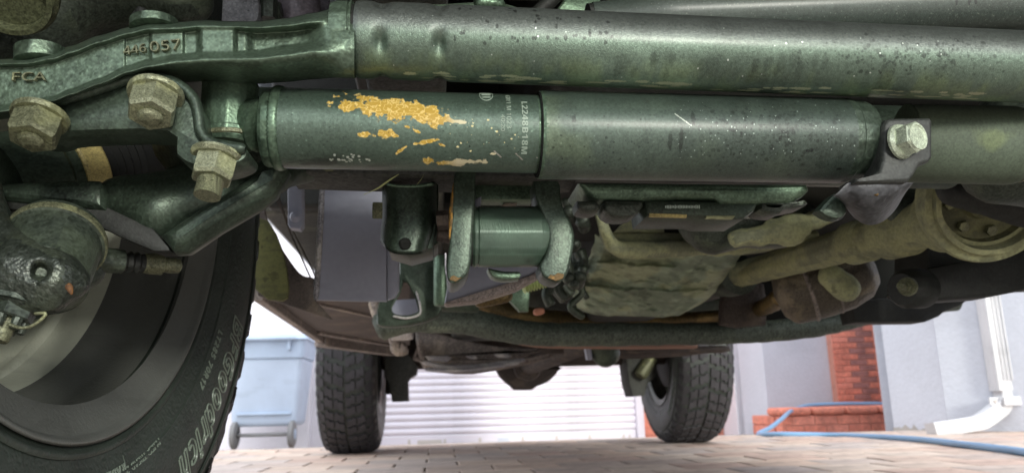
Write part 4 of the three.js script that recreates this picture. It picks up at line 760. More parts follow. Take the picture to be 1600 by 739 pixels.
  sub(se, 'grommet', lathe(s0, s1, [[0.36, 0], [0.36, 17 * ks], [0.40, 13 * ks], [0.44, 17 * ks], [0.47, 13 * ks], [0.51, 17 * ks], [0.54, 13 * ks], [0.58, 15 * ks], [0.6, 0]], 32), M.black);
  sub(se, 'connector', [lathe(s0, s1, [[0.57, 0], [0.58, 15 * ks], [0.64, 17 * ks], [0.78, 17 * ks], [0.8, 12 * ks], [0.88, 13 * ks], [0.97, 12 * ks], [1, 6 * ks], [1, 0]], 32)], M.zincDull);
  part('sensor_mount', blob([[124, 418, 0.53, 26, 150, 405, 0.535, 18], [118, 440, 0.53, 20, 140, 430, 0.535, 16]], 0.01, 0.003, 0.002), M.cast);
  part('brake_shield', lathe(V(WC.x + 0.05, WC.y, WC.z), V(WC.x + 0.044, WC.y, WC.z), [[0, 0.05], [0, 0.12], [1, 0.12], [1, 0.05]], 64), M.black);
}

// ================================================================ axle beam and what hangs from it
{
  const z = 0.60, a = P(380, 205, z), b = P(1480, 232, z), R = 68 * S(600, 205, z);
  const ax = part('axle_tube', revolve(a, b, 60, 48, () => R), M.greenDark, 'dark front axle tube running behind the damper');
  for (const x of [457, 514]) sub(ax, 'drain_hole', lathe(P(x - 12, 264, 0.566), P(x + 12, 264.6, 0.566), [[0, 0], [0.05, 0.001], [0.3, 0.0022], [0.7, 0.0022], [0.95, 0.001], [1, 0]], 20), M.zincDull);
  part('axle_flange', plate([[440, 258], [900, 262], [905, 274], [880, 277], [560, 272], [448, 268]], 0.565, 0.05, { bevel: 0.002 }), M.blackDust);
  // grey panel
  const gp = part('skid_panel', [plate([[501, 291], [508, 287], [560, 275], [604, 270], [604, 471], [560, 471], [493, 469]], 0.82, 0.006, { bevel: 0.002, tilt: [0.0, 0], pivot: [550, 370] }), plate([[604, 270], [624, 300], [622, 455], [616, 465], [604, 469]], 0.819, 0.007, { bevel: 0.002, tilt: [0, -0.3], pivot: [604, 370] })], M.lilac, 'flat grey panel with a folded edge');
  sub(gp, 'folded_edge', tube(px3([[503, 290], [499, 370], [493, 469]], 0.818), 0.003, 8, 20), M.lilacPale);
  // rounded cup bracket with bolts
  const cz = 0.56, kc = S(640, 340, cz), cup = gridGeo(60, 30, (i, j) => {
    const inner = j > 15, v = inner ? (30 - j) / 15 : j / 15, t = lerp(-1, 1, i / 60), cx = lerp(640.5, 634, sstep(0.6, 1, v)), hw = lerp(44, 40, sstep(0.7, 1, v)) - (inner ? 3 : 0), bulge = Math.sqrt(Math.max(0, 1 - Math.abs(t) ** 3.2));
    const yb = 398 - 14 * t ** 4 - (t < 0 ? 6 * Math.abs(t) ** 2 : 0), yt = 284 + 6 * (1 - t * t) * (1), p = P(cx + hw * t, lerp(yt, yb, v), cz + 0.045 - 0.04 * bulge + (inner ? 0.003 : 0)); return p;
  });
  const cb = part('cup_bracket', [cup, plate([[597, 286], [606, 284], [610, 380], [600, 372]], cz + 0.03, 0.05), plate([[675, 286], [685, 286], [684, 380], [672, 388]], cz + 0.03, 0.05), plate([[600, 350], [682, 350], [676, 388], [640, 398], [606, 388]], cz + 0.02, 0.05)], M.greenDark, 'rounded steel cup bracket, pale at its left side');
  sub(cb, 'drain_hole', lathe(P(632, 380, cz + 0.004), P(633.4, 383.4, cz + 0.001), [[0, 0], [0, 0.0045], [0.6, 0.0045], [1, 0.003], [1, 0]], 24), M.void);  // dark disc in place of the shaded opening
  sub(cb, 'lip_weld', tube(px3([[604, 288], [625, 291], [650, 291], [678, 287]], cz + 0.006), 0.0016, 8, 30, 0.9), M.green);
  sub(cb, 'bolt_head', hex(P(597, 329, cz + 0.02), V(-1, 0, 0.1), 15 * kc, 16 * kc, 0.3), M.zincDull);
  sub(cb, 'bolt_nut', [hex(P(683, 345, cz + 0.02), V(1, 0.05, 0.1), 16 * kc, 22 * kc, 0.3), rod(P(683, 366, cz + 0.03), P(706, 370, cz + 0.03), 12 * kc)], M.brown);
  // two hanging plates and the bush between them
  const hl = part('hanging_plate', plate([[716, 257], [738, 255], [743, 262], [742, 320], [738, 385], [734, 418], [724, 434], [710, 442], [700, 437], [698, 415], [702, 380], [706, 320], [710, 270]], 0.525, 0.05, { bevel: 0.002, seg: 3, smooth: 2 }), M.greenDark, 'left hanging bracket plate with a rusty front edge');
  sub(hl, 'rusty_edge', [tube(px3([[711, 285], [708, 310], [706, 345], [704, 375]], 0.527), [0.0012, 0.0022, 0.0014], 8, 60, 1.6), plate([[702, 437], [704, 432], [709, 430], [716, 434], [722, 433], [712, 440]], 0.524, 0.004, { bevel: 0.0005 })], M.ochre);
  sub(hl, 'pale_edge', tube(px3([[696, 395], [697, 425], [703, 441], [713, 441]], 0.53), 0.0008, 6, 30), M.lilacPale);  // pale line along the lower left edge of the plate
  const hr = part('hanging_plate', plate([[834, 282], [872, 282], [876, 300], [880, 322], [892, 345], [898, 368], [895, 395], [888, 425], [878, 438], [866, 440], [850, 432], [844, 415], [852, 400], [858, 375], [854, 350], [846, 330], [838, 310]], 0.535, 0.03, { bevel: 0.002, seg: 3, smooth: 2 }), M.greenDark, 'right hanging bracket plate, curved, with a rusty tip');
  sub(hr, 'rusty_tip', plate([[856, 434], [860, 429], [866, 430], [872, 426], [882, 428], [880, 435], [869, 439]], 0.534, 0.004, { bevel: 0.0005 }), M.ochre);
  const b0 = P(736, 370, 0.555), b1 = P(853, 370, 0.555), kb = S(795, 370, 0.555);
  const bu = part('control_arm_bush', lathe(b0, b1, [[0, 0], [0, 45 * kb], [0.04, 48 * kb], [0.08, 46 * kb], [0.1, 47.5 * kb], [0.9, 47.5 * kb], [0.95, 46 * kb], [1, 42 * kb], [1, 0]], 56, 0.5), wet(wetTex(256, 256, 0.055, [0.105, 0.17, 0.122], { around: 0.14, s: 44, draw: blot => { reseed(7); for (let i = 0; i < 700; i++) { const r = 0.0002 + 0.0004 * rnd() ** 2; blot(rnd(), rnd(), r, r, rnd() < 0.6 ? 0.5 : 1.6); } } }), [1, 1, 1], 0.45, 0.4), 'green steel bush between the two hanging plates');
  sub(bu, 'bush_end', lathe(P(729, 370, 0.555), P(738, 370, 0.555), [[0, 0], [0, 44 * kb], [1, 46 * kb]], 48), M.black);
  part('bush_washer', plate([[762, 418], [790, 424], [812, 424], [812, 434], [785, 436], [768, 430]], 0.57, 0.02, { bevel: 0.002, smooth: 2 }), M.green);
  part('bracket_web', plate([[742, 276], [830, 276], [838, 290], [832, 312], [742, 312]], 0.59, 0.02), M.green);
  part('inner_gusset', plate([[742, 311], [752, 306], [752, 322], [742, 326]], 0.58, 0.02), M.lilac);
  part('paper_tab', plate([[782, 322], [796, 309], [814, 309], [806, 322]], 0.60, 0.004), M.tan);
  // green tray
  const tr = part('finned_tray', [plate([[905, 284], [1264, 286], [1268, 296], [1258, 306], [1236, 316], [1130, 317], [1120, 309], [1085, 308], [1000, 311], [935, 309], [918, 303]], 0.565, 0.06, { bevel: 0.006, seg: 4 })], M.green, 'flat green tray with a rolled edge under the axle');
  sub(tr, 'tray_body', plate([[1008, 312], [1186, 316], [1180, 330], [1165, 341], [1110, 341], [1095, 337], [1012, 337]], 0.57, 0.05, { bevel: 0.003 }), M.greenDark);
  sub(tr, 'tray_lug', plate([[946, 312], [1005, 313], [1000, 330], [985, 338], [958, 337], [945, 326]], 0.568, 0.03, { bevel: 0.004, smooth: 2 }), M.cast);
  sub(tr, 'tray_lug', plate([[1192, 312], [1258, 313], [1262, 320], [1230, 326], [1222, 332], [1200, 331], [1190, 326]], 0.568, 0.03, { bevel: 0.004, smooth: 2 }), M.cast);
  sub(tr, 'tray_lug', plate([[903, 312], [935, 314], [938, 326], [920, 329], [905, 324]], 0.568, 0.03, { bevel: 0.004, smooth: 2 }), M.cast);
  sub(tr, 'yellow_strip', plate([[1016, 333], [1074, 335], [1074, 339.5], [1016, 338]], 0.569, 0.004, { bevel: 0.0005 }), M.yellow);
  sub(tr, 'yellow_strip', plate([[1105, 337], [1150, 337], [1146, 342], [1104, 341]], 0.569, 0.004, { bevel: 0.0005 }), M.mudPale);
  const lab = []; reseed(6); for (let i = 0; i < 22; i++) { const x = 1040 + i * 2.5, h = 3 + rnd() * 2.5; lab.push(plate([[x, 323 - h / 2], [x + 1.5, 323 - h / 2], [x + 1.5, 323 + h / 2], [x, 323 + h / 2]], 0.5695, 0.001, { bevel: 0.0002 })); }
  sub(tr, 'printed_code', lab, mat([0.5, 0.6, 0.52], 0.6, 0));
}

// ================================================================ engine, gearbox, shafts and exhaust
{
  // muddy gearbox pan: a tapering sump seen from the front and below
  const grid = (nx, ny, c00, c10, c01, c11, z0, z1, amp, s) => gridGeo(nx, ny, (i, j) => {
    const u = i / nx, v = j / ny, x = lerp(lerp(c00[0], c10[0], u), lerp(c01[0], c11[0], u), v), y = lerp(lerp(c00[1], c10[1], u), lerp(c01[1], c11[1], u), v);
    const bow = Math.sin(Math.PI * u) ** 0.5 * Math.sin(Math.PI * v) ** 0.5; return P(x, y, lerp(z0, z1, v) - 0.05 * bow - amp * (fbm(u * 9, v * 7, s, 4) - 0.4) * (0.4 + bow));
  });
  const skin = gridGeo(110, 80, (i, j) => {
    const u = i / 110, v = j / 80, x = lerp(lerp(934, 1172, u), lerp(886, 1092, u), v) + 14 * (fbm(v * 5, u * 2, 9, 3) - 0.5) - 16 * (2 * u - 1) * Math.max(0, 2 * v - 1) ** 4, y = lerp(lerp(368, 384, u), lerp(494, 497, u), v) + 8 * (fbm(u * 6, v * 2, 19, 3) - 0.5) - 10 * (2 * u - 1) ** 4 * v;
    const ed = Math.min(u, 1 - u, v * 1.2, (1 - v) * 1.2), back = 0.10 * (1 - sstep(0, 0.10, ed)) ** 2, step = -0.018 * sstep(0.30, 0.36, v) * sstep(0.62, 0.5, u - 0.2 * v) - 0.014 * sstep(0.62, 0.66, v), rib = -0.007 * sstep(0.45, 0.65, fbm(u * 3 + v, v * 11 - u * 4, 3, 3));
    return P(x, y, lerp(1.04, 1.30, v) + back + step + rib - 0.03 * (fbm(u * 7, v * 6, 8, 5) - 0.45) - 0.004 * (fbm(u * 40, v * 40, 5, 3) - 0.5));
  });
  skin.userData.keepUV = true;
  const panT = tex(1024, 512, (u, v) => {
    const w = 0.5 * fbm(u * 5, v * 5, 7, 3), st = fbm(u * 12 + w, v * 17 - u * 5 + w * 4, 12, 5), st2 = fbm(u * 26, v * 50 - u * 14, 33, 4), big = fbm(u * 5, v * 5, 50, 5), gr = noise3(u * 260, v * 200, 4), sc = sstep(0.66, 0.74, fbm(u * 9 + w, v * 9, 77, 5));
    const d = sstep(0.38, 0.6, st * 0.55 + big * 0.45); let k = lerp(0.62, 1.0, d) * (0.82 + 0.35 * (st2 - 0.3)) * (0.9 + 0.2 * gr) * (1 - 0.35 * sc);
    const g = sstep(0.45, 0.6, big); return [0.36 * k * lerp(0.9, 1.0, g), 0.4 * k, 0.28 * k * lerp(1, 0.9, g)];
  }, true);
  const pm2 = mat([1, 1, 1], 0.7, 0.1, { bump: bumpCast, bn: 9, bs: 0.0008 }); pm2.map = panT;
  const pan = part('gearbox_pan', skin, pm2, 'gearbox pan smeared with yellow-green dried mud');
  sub(pan, 'pan_core', pbox(950, 390, 1080, 480, 1.36, 0.3, 0.02), M.black);
  const fl = part('pan_flange', tube(px3([[934, 330, 1.0], [942, 352, 1.0], [952, 376, 1.02], [966, 388, 1.03], [1060, 388, 1.04], [1160, 386, 1.05], [1280, 368, 1.02]], 1.0), [0.006, 0.012, 0.012, 0.009, 0.008], 12, 80, 0.5), M.mudPale);
  part('pan_plate', plate([[948, 376], [962, 360], [1062, 362], [1170, 350], [1300, 325], [1308, 345], [1240, 380], [1170, 394], [1060, 394], [966, 394]], 1.06, 0.03, { bevel: 0.006, smooth: 2 }), M.mud, 'pale muddy plate edge above the pan');
  part('pan_bracket', plate([[960, 362], [990, 330], [1010, 318], [1032, 330], [1040, 362]], 1.05, 0.02, { bevel: 0.004 }), M.mudPale);
  part('bell_housing', blob([[1120, 345, 0.95, 46, 1220, 335, 0.95, 48], [1095, 350, 0.95, 30, 1110, 370, 0.95, 20], [1200, 330, 0.97, 50, 1290, 310, 0.97, 36]], 0.03, 0.007, 0.006), M.cast, 'dark rounded housing under the tray');
  part('housing_mud', blob([[1150, 372, 0.905, 14, 1230, 360, 0.90, 20], [1230, 360, 0.90, 18, 1292, 338, 0.91, 14]], 0.02, 0.005, 0.012), M.mudPale);
  // front drive shaft going back to the gearbox
  const d0 = P(1446, 350, 0.78), d1 = P(1130, 436, 1.36), kd = S(1300, 390, 1.0), dl = [];
  const ds = part('drive_shaft', revolve(d0, d1, 120, 56, (t, th) => (24.5 + 1.2 * Math.sin(th * 9 + 6 * fbm(t * 4, 0, 3, 2)) * 0.5 + 2.2 * (fbm(t * 30, th * 2 + 9, 5, 3) - 0.5)) * kd), M.mud, 'drive shaft tube crusted with pale mud');
  sub(ds, 'shaft_yoke', lathe(d0.clone().lerp(d1, 0.26), d0.clone().lerp(d1, -0.1), [[0, 26 * kd], [0.03, 31 * kd], [0.2, 31 * kd], [0.22, 28 * kd], [0.36, 28 * kd], [0.4, 35 * kd], [0.58, 35 * kd], [0.62, 30 * kd], [0.8, 30 * kd], [0.85, 40 * kd], [1, 40 * kd], [1, 0]], 40, 0.5), M.mud);
  sub(ds, 'shaft_joint', lathe(d0.clone().lerp(d1, 0.86), d0.clone().lerp(d1, 1.05), [[0, 24 * kd], [0.05, 40 * kd], [0.5, 40 * kd], [0.55, 36 * kd], [0.9, 36 * kd], [1, 20 * kd], [1, 0]], 40, 0.5), M.cast);
  // round cover at the right
  const c0 = P(1536, 302, 0.70), cd = V(-0.12, -0.5, 1).normalize(), kc = S(1536, 302, 0.70), c1 = c0.clone().addScaledVector(cd, 0.03);
  const cv = part('joint_flange', lathe(c0, c1, [[0, 0], [0, 104 * kc], [0.5, 106 * kc], [0.62, 103 * kc], [0.62, 92 * kc], [0.8, 90 * kc], [0.8, 82 * kc], [0.4, 80 * kc], [0.4, 74 * kc]], 72, 0.4), M.mud, 'round muddy flange ring at the right');
  sub(cv, 'flange_face', lathe(c0, c1, [[0.4, 74.5 * kc], [0.1, 72 * kc], [0.1, 40 * kc], [0.4, 36 * kc], [0.4, 0]], 64, 0.4), mat([0.26, 0.27, 0.18], 0.8, 0.1, { map: mud, n: 6 }));  // recess toned darker than the ring, for the shade inside it
  const cf = frame(c0, c1); for (let i = 0; i < 8; i++) { const th = i / 8 * 6.283 + 0.3, q = c0.clone().addScaledVector(cd, 0.006).addScaledVector(cf.e1, 58 * kc * Math.cos(th)).addScaledVector(cf.e2, 58 * kc * Math.sin(th)); sub(cv, 'flange_bolt', hex(q, cd, 9 * kc, 8 * kc), M.zincDull); }
  part('flange_arm', blob([[1500, 300, 0.655, 24, 1600, 330, 0.66, 26], [1480, 292, 0.66, 14, 1530, 296, 0.66, 20]], 0.015, 0.005, 0.003), M.black);
  part('boot_clamp', blob([[1415, 330, 0.80, 30, 1450, 300, 0.80, 28]], 0.01, 0.005, 0.004), M.cast);
  // exhaust: brown canister with bands, gold pipe
  const e0 = P(1216, 462, 1.22), e1 = P(1366, 418, 1.16), ke = S(1290, 440, 1.2);
  const ec = part('exhaust_canister', lathe(e0, e1, [[-0.04, 0], [0, 34 * ke], [0.08, 48 * ke], [0.12, 51 * ke], [0.3, 53 * ke], [0.5, 53 * ke], [0.7, 51 * ke], [0.9, 42 * ke], [1, 26 * ke], [1, 0]], 48, 0.8), M.canister, 'brown exhaust canister with a pale patch');
  sub(ec, 'weld_band', lathe(e0.clone().lerp(e1, 0.28), e0.clone().lerp(e1, 0.34), [[0, 51 * ke], [0.3, 55 * ke], [0.7, 55 * ke], [1, 51 * ke]], 48), M.tan);
  sub(ec, 'pale_patch', blob([[1300, 432, 1.118, 20, 1322, 450, 1.118, 22]], 0.01, 0.005, 0.004), M.mudPale);  // pale lump on the front of the canister
  sub(ec, 'canister_strap', lathe(e0.clone().lerp(e1, 0.55), e0.clone().lerp(e1, 0.58), [[0, 51 * ke], [0.3, 54 * ke], [0.7, 54 * ke], [1, 51 * ke]], 48), M.tan);
  part('exhaust_pipe', tube(px3([[735, 440, 1.58], [752, 468, 1.6], [775, 484, 1.6], [830, 498, 1.6], [950, 502, 1.62], [1060, 499, 1.6], [1150, 492, 1.5], [1195, 480, 1.4], [1225, 462, 1.28]], 1.3), [0.026, 0.024, 0.016, 0.014, 0.014, 0.018], 20, 110, 0.12), M.goldPipe, 'golden brown exhaust pipe curving behind the crossmember');
  part('heat_shield', plate([[1138, 440], [1170, 436], [1196, 444], [1200, 500], [1190, 508], [1130, 506]], 1.42, 0.03, { bevel: 0.006, smooth: 2 }), M.brown);
  // crossmember bar
  part('crossmember', tube(px3([[586, 514], [612, 503], [640, 497], [690, 497], [730, 502], [775, 512], [830, 521], [900, 523], [1000, 522], [1120, 521], [1220, 516], [1300, 506], [1360, 492], [1430, 480], [1500, 472]], 1.5), [0.028, 0.030, 0.025, 0.023, 0.023, 0.022, 0.022, 0.022, 0.02, 0.018, 0.018], 20, 160, 0.16), M.worn, 'bent dark crossmember bar with worn pale spots');
  part('fuel_line', tube(px3([[620, 508, 1.6], [690, 510, 1.6], [740, 516, 1.62], [790, 530, 1.64], [840, 539, 1.66], [900, 541, 1.68], [1000, 542, 1.7], [1090, 541, 1.7]], 1.6), [0.006, 0.006], 10, 80), mat([0.34, 0.2, 0.15], 0.5, 0.2, {}), 'thin brown line under the crossmember');
  // perforated bracket at the left of the crossmember
  part('arm_mount', plate([[622, 398], [688, 396], [686, 430], [690, 470], [684, 494], [640, 508], [596, 510], [588, 500], [592, 470], [612, 462], [624, 440]], 1.36, 0.03, { bevel: 0.005, smooth: 2, holes: [[[618, 436], [636, 434], [648, 452], [656, 476], [656, 490], [636, 497], [614, 494], [606, 480], [612, 462]]] }), M.greenDark, 'dark bracket with one large rounded hole');
  part('hole_rim', tube(px3([[650, 455], [656, 476], [656, 490], [636, 497], [614, 494]], 1.352), 0.002, 8, 30), M.lilacPale);
  part('mount_plate', plate([[600, 470], [660, 466], [662, 500], [600, 502]], 1.46, 0.02), M.lilac);
  part('green_pipe', rod(P(690, 400, 1.3), P(690, 478, 1.3), 0.014), M.green);
  part('mount_bush', rod(P(688, 474, 1.42), P(748, 476, 1.42), 0.016, 0.016), M.greenDark);
  // pale channel of the control arm
  const ch = part('lower_control_arm', plate([[716, 415], [848, 412], [838, 432], [806, 448], [740, 468], [694, 474], [700, 440]], 0.86, 0.03, { bevel: 0.004, tilt: [0, 0], pivot: [760, 440] }), M.lilac, 'lilac-grey control arm channel running back from the bush');
  sub(ch, 'arm_edge', plate([[694, 473], [740, 464], [800, 440], [846, 422], [852, 428], [808, 452], [745, 471], [697, 476]], 0.852, 0.03, { bevel: 0.003 }), mat([0.62, 0.52, 0.5], 0.55, 0.1, { map: dusty, n: 6 }));
  part('gold_bracket', blob([[752, 468, 1.1, 14, 790, 462, 1.1, 12]], 0.01, 0.004, 0.003), M.goldPipe);
  // wiring and small pieces left of the pan
  reseed(15);
  const clutter = [];
  for (let i = 0; i < 9; i++) { const x = 845 + rnd() * 60, y = 380 + rnd() * 60; clutter.push(tube(px3([[x, y], [x + 10 * (rnd() - 0.5) + 10, y + 20], [x + 20 * (rnd() - 0.5), y + 42], [x + 24 * (rnd() - 0.3), y + 60]], 1.0 + rnd() * 0.2), 0.004 + 0.006 * rnd(), 10, 30, 0.6)); }
  for (let i = 0; i < 12; i++) { const x = 880 + rnd() * 45, y = 300 + rnd() * 150; clutter.push(blob([[x, y, 1.0, 6 + rnd() * 7, x + 10 * (rnd() - 0.5), y + 14 * rnd(), 1.02, 5 + rnd() * 6]], 0.008, 0.004, 0.006)); }
  part('wiring_loom', clutter, M.cast, 'tangle of muddy wires and clips beside the gearbox pan');
  const conv = []; for (let i = 0; i < 9; i++) conv.push([i / 9, 0.0095], [(i + 0.5) / 9, 0.013]); conv.push([1, 0.009]);
  part('corrugated_hose', lathe(P(815, 446, 1.05), P(856, 434, 1.05), [[0, 0], ...conv, [1, 0]], 20, 0.9), mat([0.42, 0.5, 0.22], 0.6, 0), 'short yellow-green corrugated hose');
  part('red_plug', blob([[838, 488, 1.3, 6, 846, 486, 1.3, 6]], 0.004, 0.004), mat([0.5, 0.22, 0.14], 0.6, 0));
  part('green_plate', plate([[790, 462], [812, 450], [828, 450], [826, 486], [812, 486]], 1.2, 0.02, {}), M.green);
  // right hand control arm and body mount bolt
  const ra = part('rear_control_arm', [plate([[1436, 422], [1520, 405], [1640, 378], [1640, 446], [1560, 462], [1440, 470], [1420, 455]], 0.84, 0.05, { bevel: 0.005 }), lathe(P(1410, 452, 0.84), P(1446, 450, 0.86), [[0, 0], [0, 0.018], [0.2, 0.023], [0.8, 0.024], [1, 0.02], [1, 0]], 36)], M.black, 'black control arm at the right edge');
  const rp = P(1420, 448, 0.82), rv = V(-0.75, -0.05, 0.6).normalize(), kr = S(1410, 448, 0.82);
  const rb = part('mount_bolt', [lathe(rp, rp.clone().addScaledVector(rv, 6 * kr), [[0, 0], [0, 15 * kr], [1, 14 * kr], [1, 0]], 28), hex(rp.clone().addScaledVector(rv, 5 * kr), rv, 10 * kr, 12 * kr, 0.2)], M.zincDull, 'muddy nut and stud at the end of the black arm');
  sub(rb, 'stud_end', rod(rp.clone().addScaledVector(rv, 16 * kr), rp.clone().addScaledVector(rv, 34 * kr), 6 * kr), M.zincDull);
  part('frame_rail', [plate([[1450, 372], [1500, 350], [1660, 330], [1660, 400], [1500, 420], [1450, 428]], 0.95, 0.08, { bevel: 0.006 })], M.black, 'dark frame rail at the right edge');
  part('rail_flange', [plate([[1330, 470], [1430, 462], [1560, 450], [1680, 430], [1680, 449], [1600, 452], [1522, 463], [1502, 478], [1478, 487], [1470, 494], [1448, 503], [1440, 503], [1338, 504]], 1.3, 0.05, { bevel: 0.004, holes: [[[1437, 496], [1441, 492], [1447, 494], [1447, 499], [1438, 500]]] })], M.black, 'lower flange of the rail with a small slot');
  part('dark_backing', plate([[1150, 420], [1300, 400], [1450, 400], [1445, 488], [1340, 500], [1230, 508], [1150, 508]], 1.75, 0.02, { bevel: 0.004 }), M.void);  // added black sheet closing a gap, standing in for deep shade
  part('rail_seam', tube(px3([[1440, 472], [1500, 467], [1520, 463]], 1.295), 0.0018, 6, 20), M.tan);
}
// ================================================================ left side: arch liner, rails, sill
{
  part('arch_liner', [plate([[380, 250], [424, 255], [436, 310], [452, 360], [488, 440], [492, 470], [520, 500], [402, 462], [396, 380]], 1.25, 0.01, { bevel: 0.002, holes: [[[411, 310], [425, 304], [452, 350], [491, 428], [484, 435], [462, 424], [426, 370], [411, 332]]] })], M.brown, 'brown inner arch liner with a bright slanted gap');
  part('liner_mud', plate([[392, 340], [418, 345], [440, 390], [450, 450], [440, 470], [396, 450]], 1.22, 0.01, { smooth: 2 }), mat([0.2, 0.21, 0.1], 0.9, 0, { map: mud, n: 5 }));
  const sp = part('liner_strut', plate([[448, 262], [472, 262], [472, 352], [468, 358], [452, 356], [449, 350]], 1.05, 0.02, { bevel: 0.002 }), M.lilac, 'grey flat strut with a rivet');
  sub(sp, 'rivet', lathe(P(461, 339, 1.05), P(461.5, 339, 1.04), [[0, 0.008], [0.5, 0.007], [1, 0]], 20), M.lilac);
  // sill, floor rails running back to the rear wheel
  const strip = (pts, w, h, m, name, label) => part(name, tube(px3(pts), [w, w, h, h], 8, 40, 0.25), m, label);
  const beam = (a, b, w, h, m, name, label) => { const p = P(...a), q = P(...b), L = p.distanceTo(q), g = new RoundedBoxGeometry(w, h, L, 2, 0.003); const o = new THREE.Object3D(); o.position.copy(p.clone().lerp(q, 0.5)); o.lookAt(q); o.updateMatrix(); g.applyMatrix4(o.matrix); return part(name, g, m, label); };
  const quad = (a, b, c, d, m, name, label, th = 0.02) => { const g = gridGeo(24, 6, (i, j) => { const u = i / 24, v = j / 6; return P(...a).lerp(P(...b), u).lerp(P(...d).lerp(P(...c), u), v).add(V(0, 0.006 * (fbm(u * 6, v * 3, 4, 3) - 0.5), 0)); }), g2 = g.clone(); g2.translate(0, th, 0); return part(name, [g, g2], m, label); };
  quad([402, 456, 1.5], [520, 536, 2.7], [640, 540, 2.7], [640, 440, 1.5], M.brown, 'floor_panel', 'dusty brown floor panel above the sill');
  beam([403, 458, 1.5], [503, 531, 2.55], 0.02, 0.03, M.tan, 'sill', 'dusty sill edge running back to the rear tyre'); beam([500, 534, 2.5], [612, 550, 3.1], 0.04, 0.03, M.tan, 'sill_end', null);
  beam([404, 453, 1.5], [582, 493, 1.95], 0.012, 0.012, M.tan, 'floor_rail', 'thin dusty rail under the floor');
  beam([498, 518, 2.3], [612, 538, 2.7], 0.018, 0.018, M.tan, 'floor_rail', null);
  part('hanger_bracket', [tube(px3([[584, 468], [590, 490], [600, 510], [612, 520]], 1.5), [0.012, 0.012], 10, 20, 0.6), tube(px3([[606, 462], [596, 486], [600, 505]], 1.48), [0.006, 0.006], 8, 20, 0.4), tube(px3([[600, 510], [615, 530], [622, 548], [636, 542]], 1.7), [0.01, 0.014], 10, 20, 0.9)], M.tan, 'pinkish bent hanger beside the crossmember');
  part('cable_clip', tube(px3([[610, 520], [635, 520], [645, 518]], 1.66), [0.016, 0.016], 12, 16), M.lilacPale);
}
// ================================================================ middle and rear
{
  // tank guard with pressed edges
  const tg = part('tank_guard', [plate([[648, 515], [660, 512], [720, 530], [800, 543], [870, 545], [830, 552], [810, 560], [690, 566], [664, 562], [652, 545]], 2.7, 0.05, { bevel: 0.012, smooth: 2 }), plate([[652, 552], [668, 560], [800, 560], [870, 553], [840, 566], [812, 572], [740, 584], [690, 582], [662, 576]], 2.62, 0.06, { bevel: 0.015, smooth: 2 })], M.tan, 'dusty tank guard with pale pressed edges');
  for (const [a, b, c, d] of [[664, 556, 706, 566], [728, 556, 748, 562], [772, 553, 800, 560]]) sub(tg, 'pressed_pad', plate([[a, b], [c - 6, b - 1], [c, b + 4], [c - 8, d], [a + 6, d - 2]], 2.6, 0.03, { bevel: 0.006 }), M.lilacPale);
  sub(tg, 'guard_lip', [tube(px3([[660, 566], [700, 573], [760, 571], [820, 562]], 2.6), [0.008, 0.008], 8, 30), tube(px3([[664, 577], [710, 579], [760, 575], [812, 566]], 2.58), [0.007, 0.007], 8, 30)], M.lilacPale);
  part('cross_tube', [tube(px3([[840, 546], [960, 549], [1060, 548], [1140, 545]], 2.4), [0.012, 0.012], 10, 30), tube(px3([[900, 556], [1000, 556], [1080, 551], [1130, 543]], 2.6), [0.010, 0.010], 10, 30)], M.brown, 'brown cross tube behind the crossmember');
  const mp = part('mount_tab', [blob([[930, 540, 1.72, 16, 950, 552, 1.72, 18], [944, 548, 1.72, 18, 944, 556, 1.72, 16]], 0.02, 0.006, 0.006)], M.cast, 'worn green hanging tab below the crossmember');
  sub(mp, 'tab_side', plate([[914, 540], [924, 540], [926, 562], [918, 562]], 1.7, 0.02), M.lilac);
  // rear axle
  const y = 0.405, r = 0.045, A = V(CX - 0.72, y, -ZR), B = V(CX + 0.72, y, -ZR);
  const rx = part('rear_axle', [rod(A, B, r, r, 32, 0.01), (() => { const g = new THREE.SphereGeometry(1, 40, 28); g.scale(0.155, 0.13, 0.15); g.translate(P(824, 560, ZR).x, y - 0.008, -ZR + 0.02); return g; })()], M.brown, 'rear axle with its round differential housing');
  sub(rx, 'differential_skid', plate([[774, 574], [880, 574], [868, 584], [832, 609], [806, 609], [784, 590]], ZR - 0.17, 0.12, { bevel: 0.02 }), M.brown);
  part('rear_axle_yoke', lathe(P(824, 575, ZR - 0.12), P(824, 574, ZR - 0.3), [[0, 0.07], [0.5, 0.05], [0.8, 0.06], [1, 0.055], [1, 0]], 28), M.brown);
  part('rear_shaft', rod(P(824, 574, ZR - 0.26), P(960, 515, 1.9), 0.035), M.brown);
  const shock = (pts, tube2, name, label) => part(name, [plate(pts, ZR - 0.12, 0.16, { bevel: 0.006 }), ...tube2], M.blackDust, label);
  shock([[600, 552], [636, 552], [652, 572], [650, 584], [640, 590], [636, 596], [637, 627], [612, 628], [608, 600], [600, 590]], [rod(P(612, 545, ZR), P(612, 616, ZR), 0.03)], 'shock_mount', 'jagged dark shock bracket beside the left rear tyre');
  shock([[978, 555], [1030, 555], [1024, 590], [1012, 600], [1008, 618], [990, 620], [984, 600]], [rod(P(1000, 545, ZR - 0.05), P(1000, 610, ZR - 0.05), 0.03)], 'shock_mount', 'dark shock bracket beside the right rear tyre');
  part('rear_shock', lathe(P(1018, 560, ZR - 0.14), P(1000, 588, ZR - 0.16), [[0, 0], [0, 0.03], [0.9, 0.03], [1, 0.024], [1, 0]], 24), M.zincDull);
  for (const s of [-1, 1]) part('rear_brake', rod(V(CX + s * 0.66, y, -ZR), V(CX + s * 0.78, y, -ZR), 0.15, 0.15, 40), M.black);
}
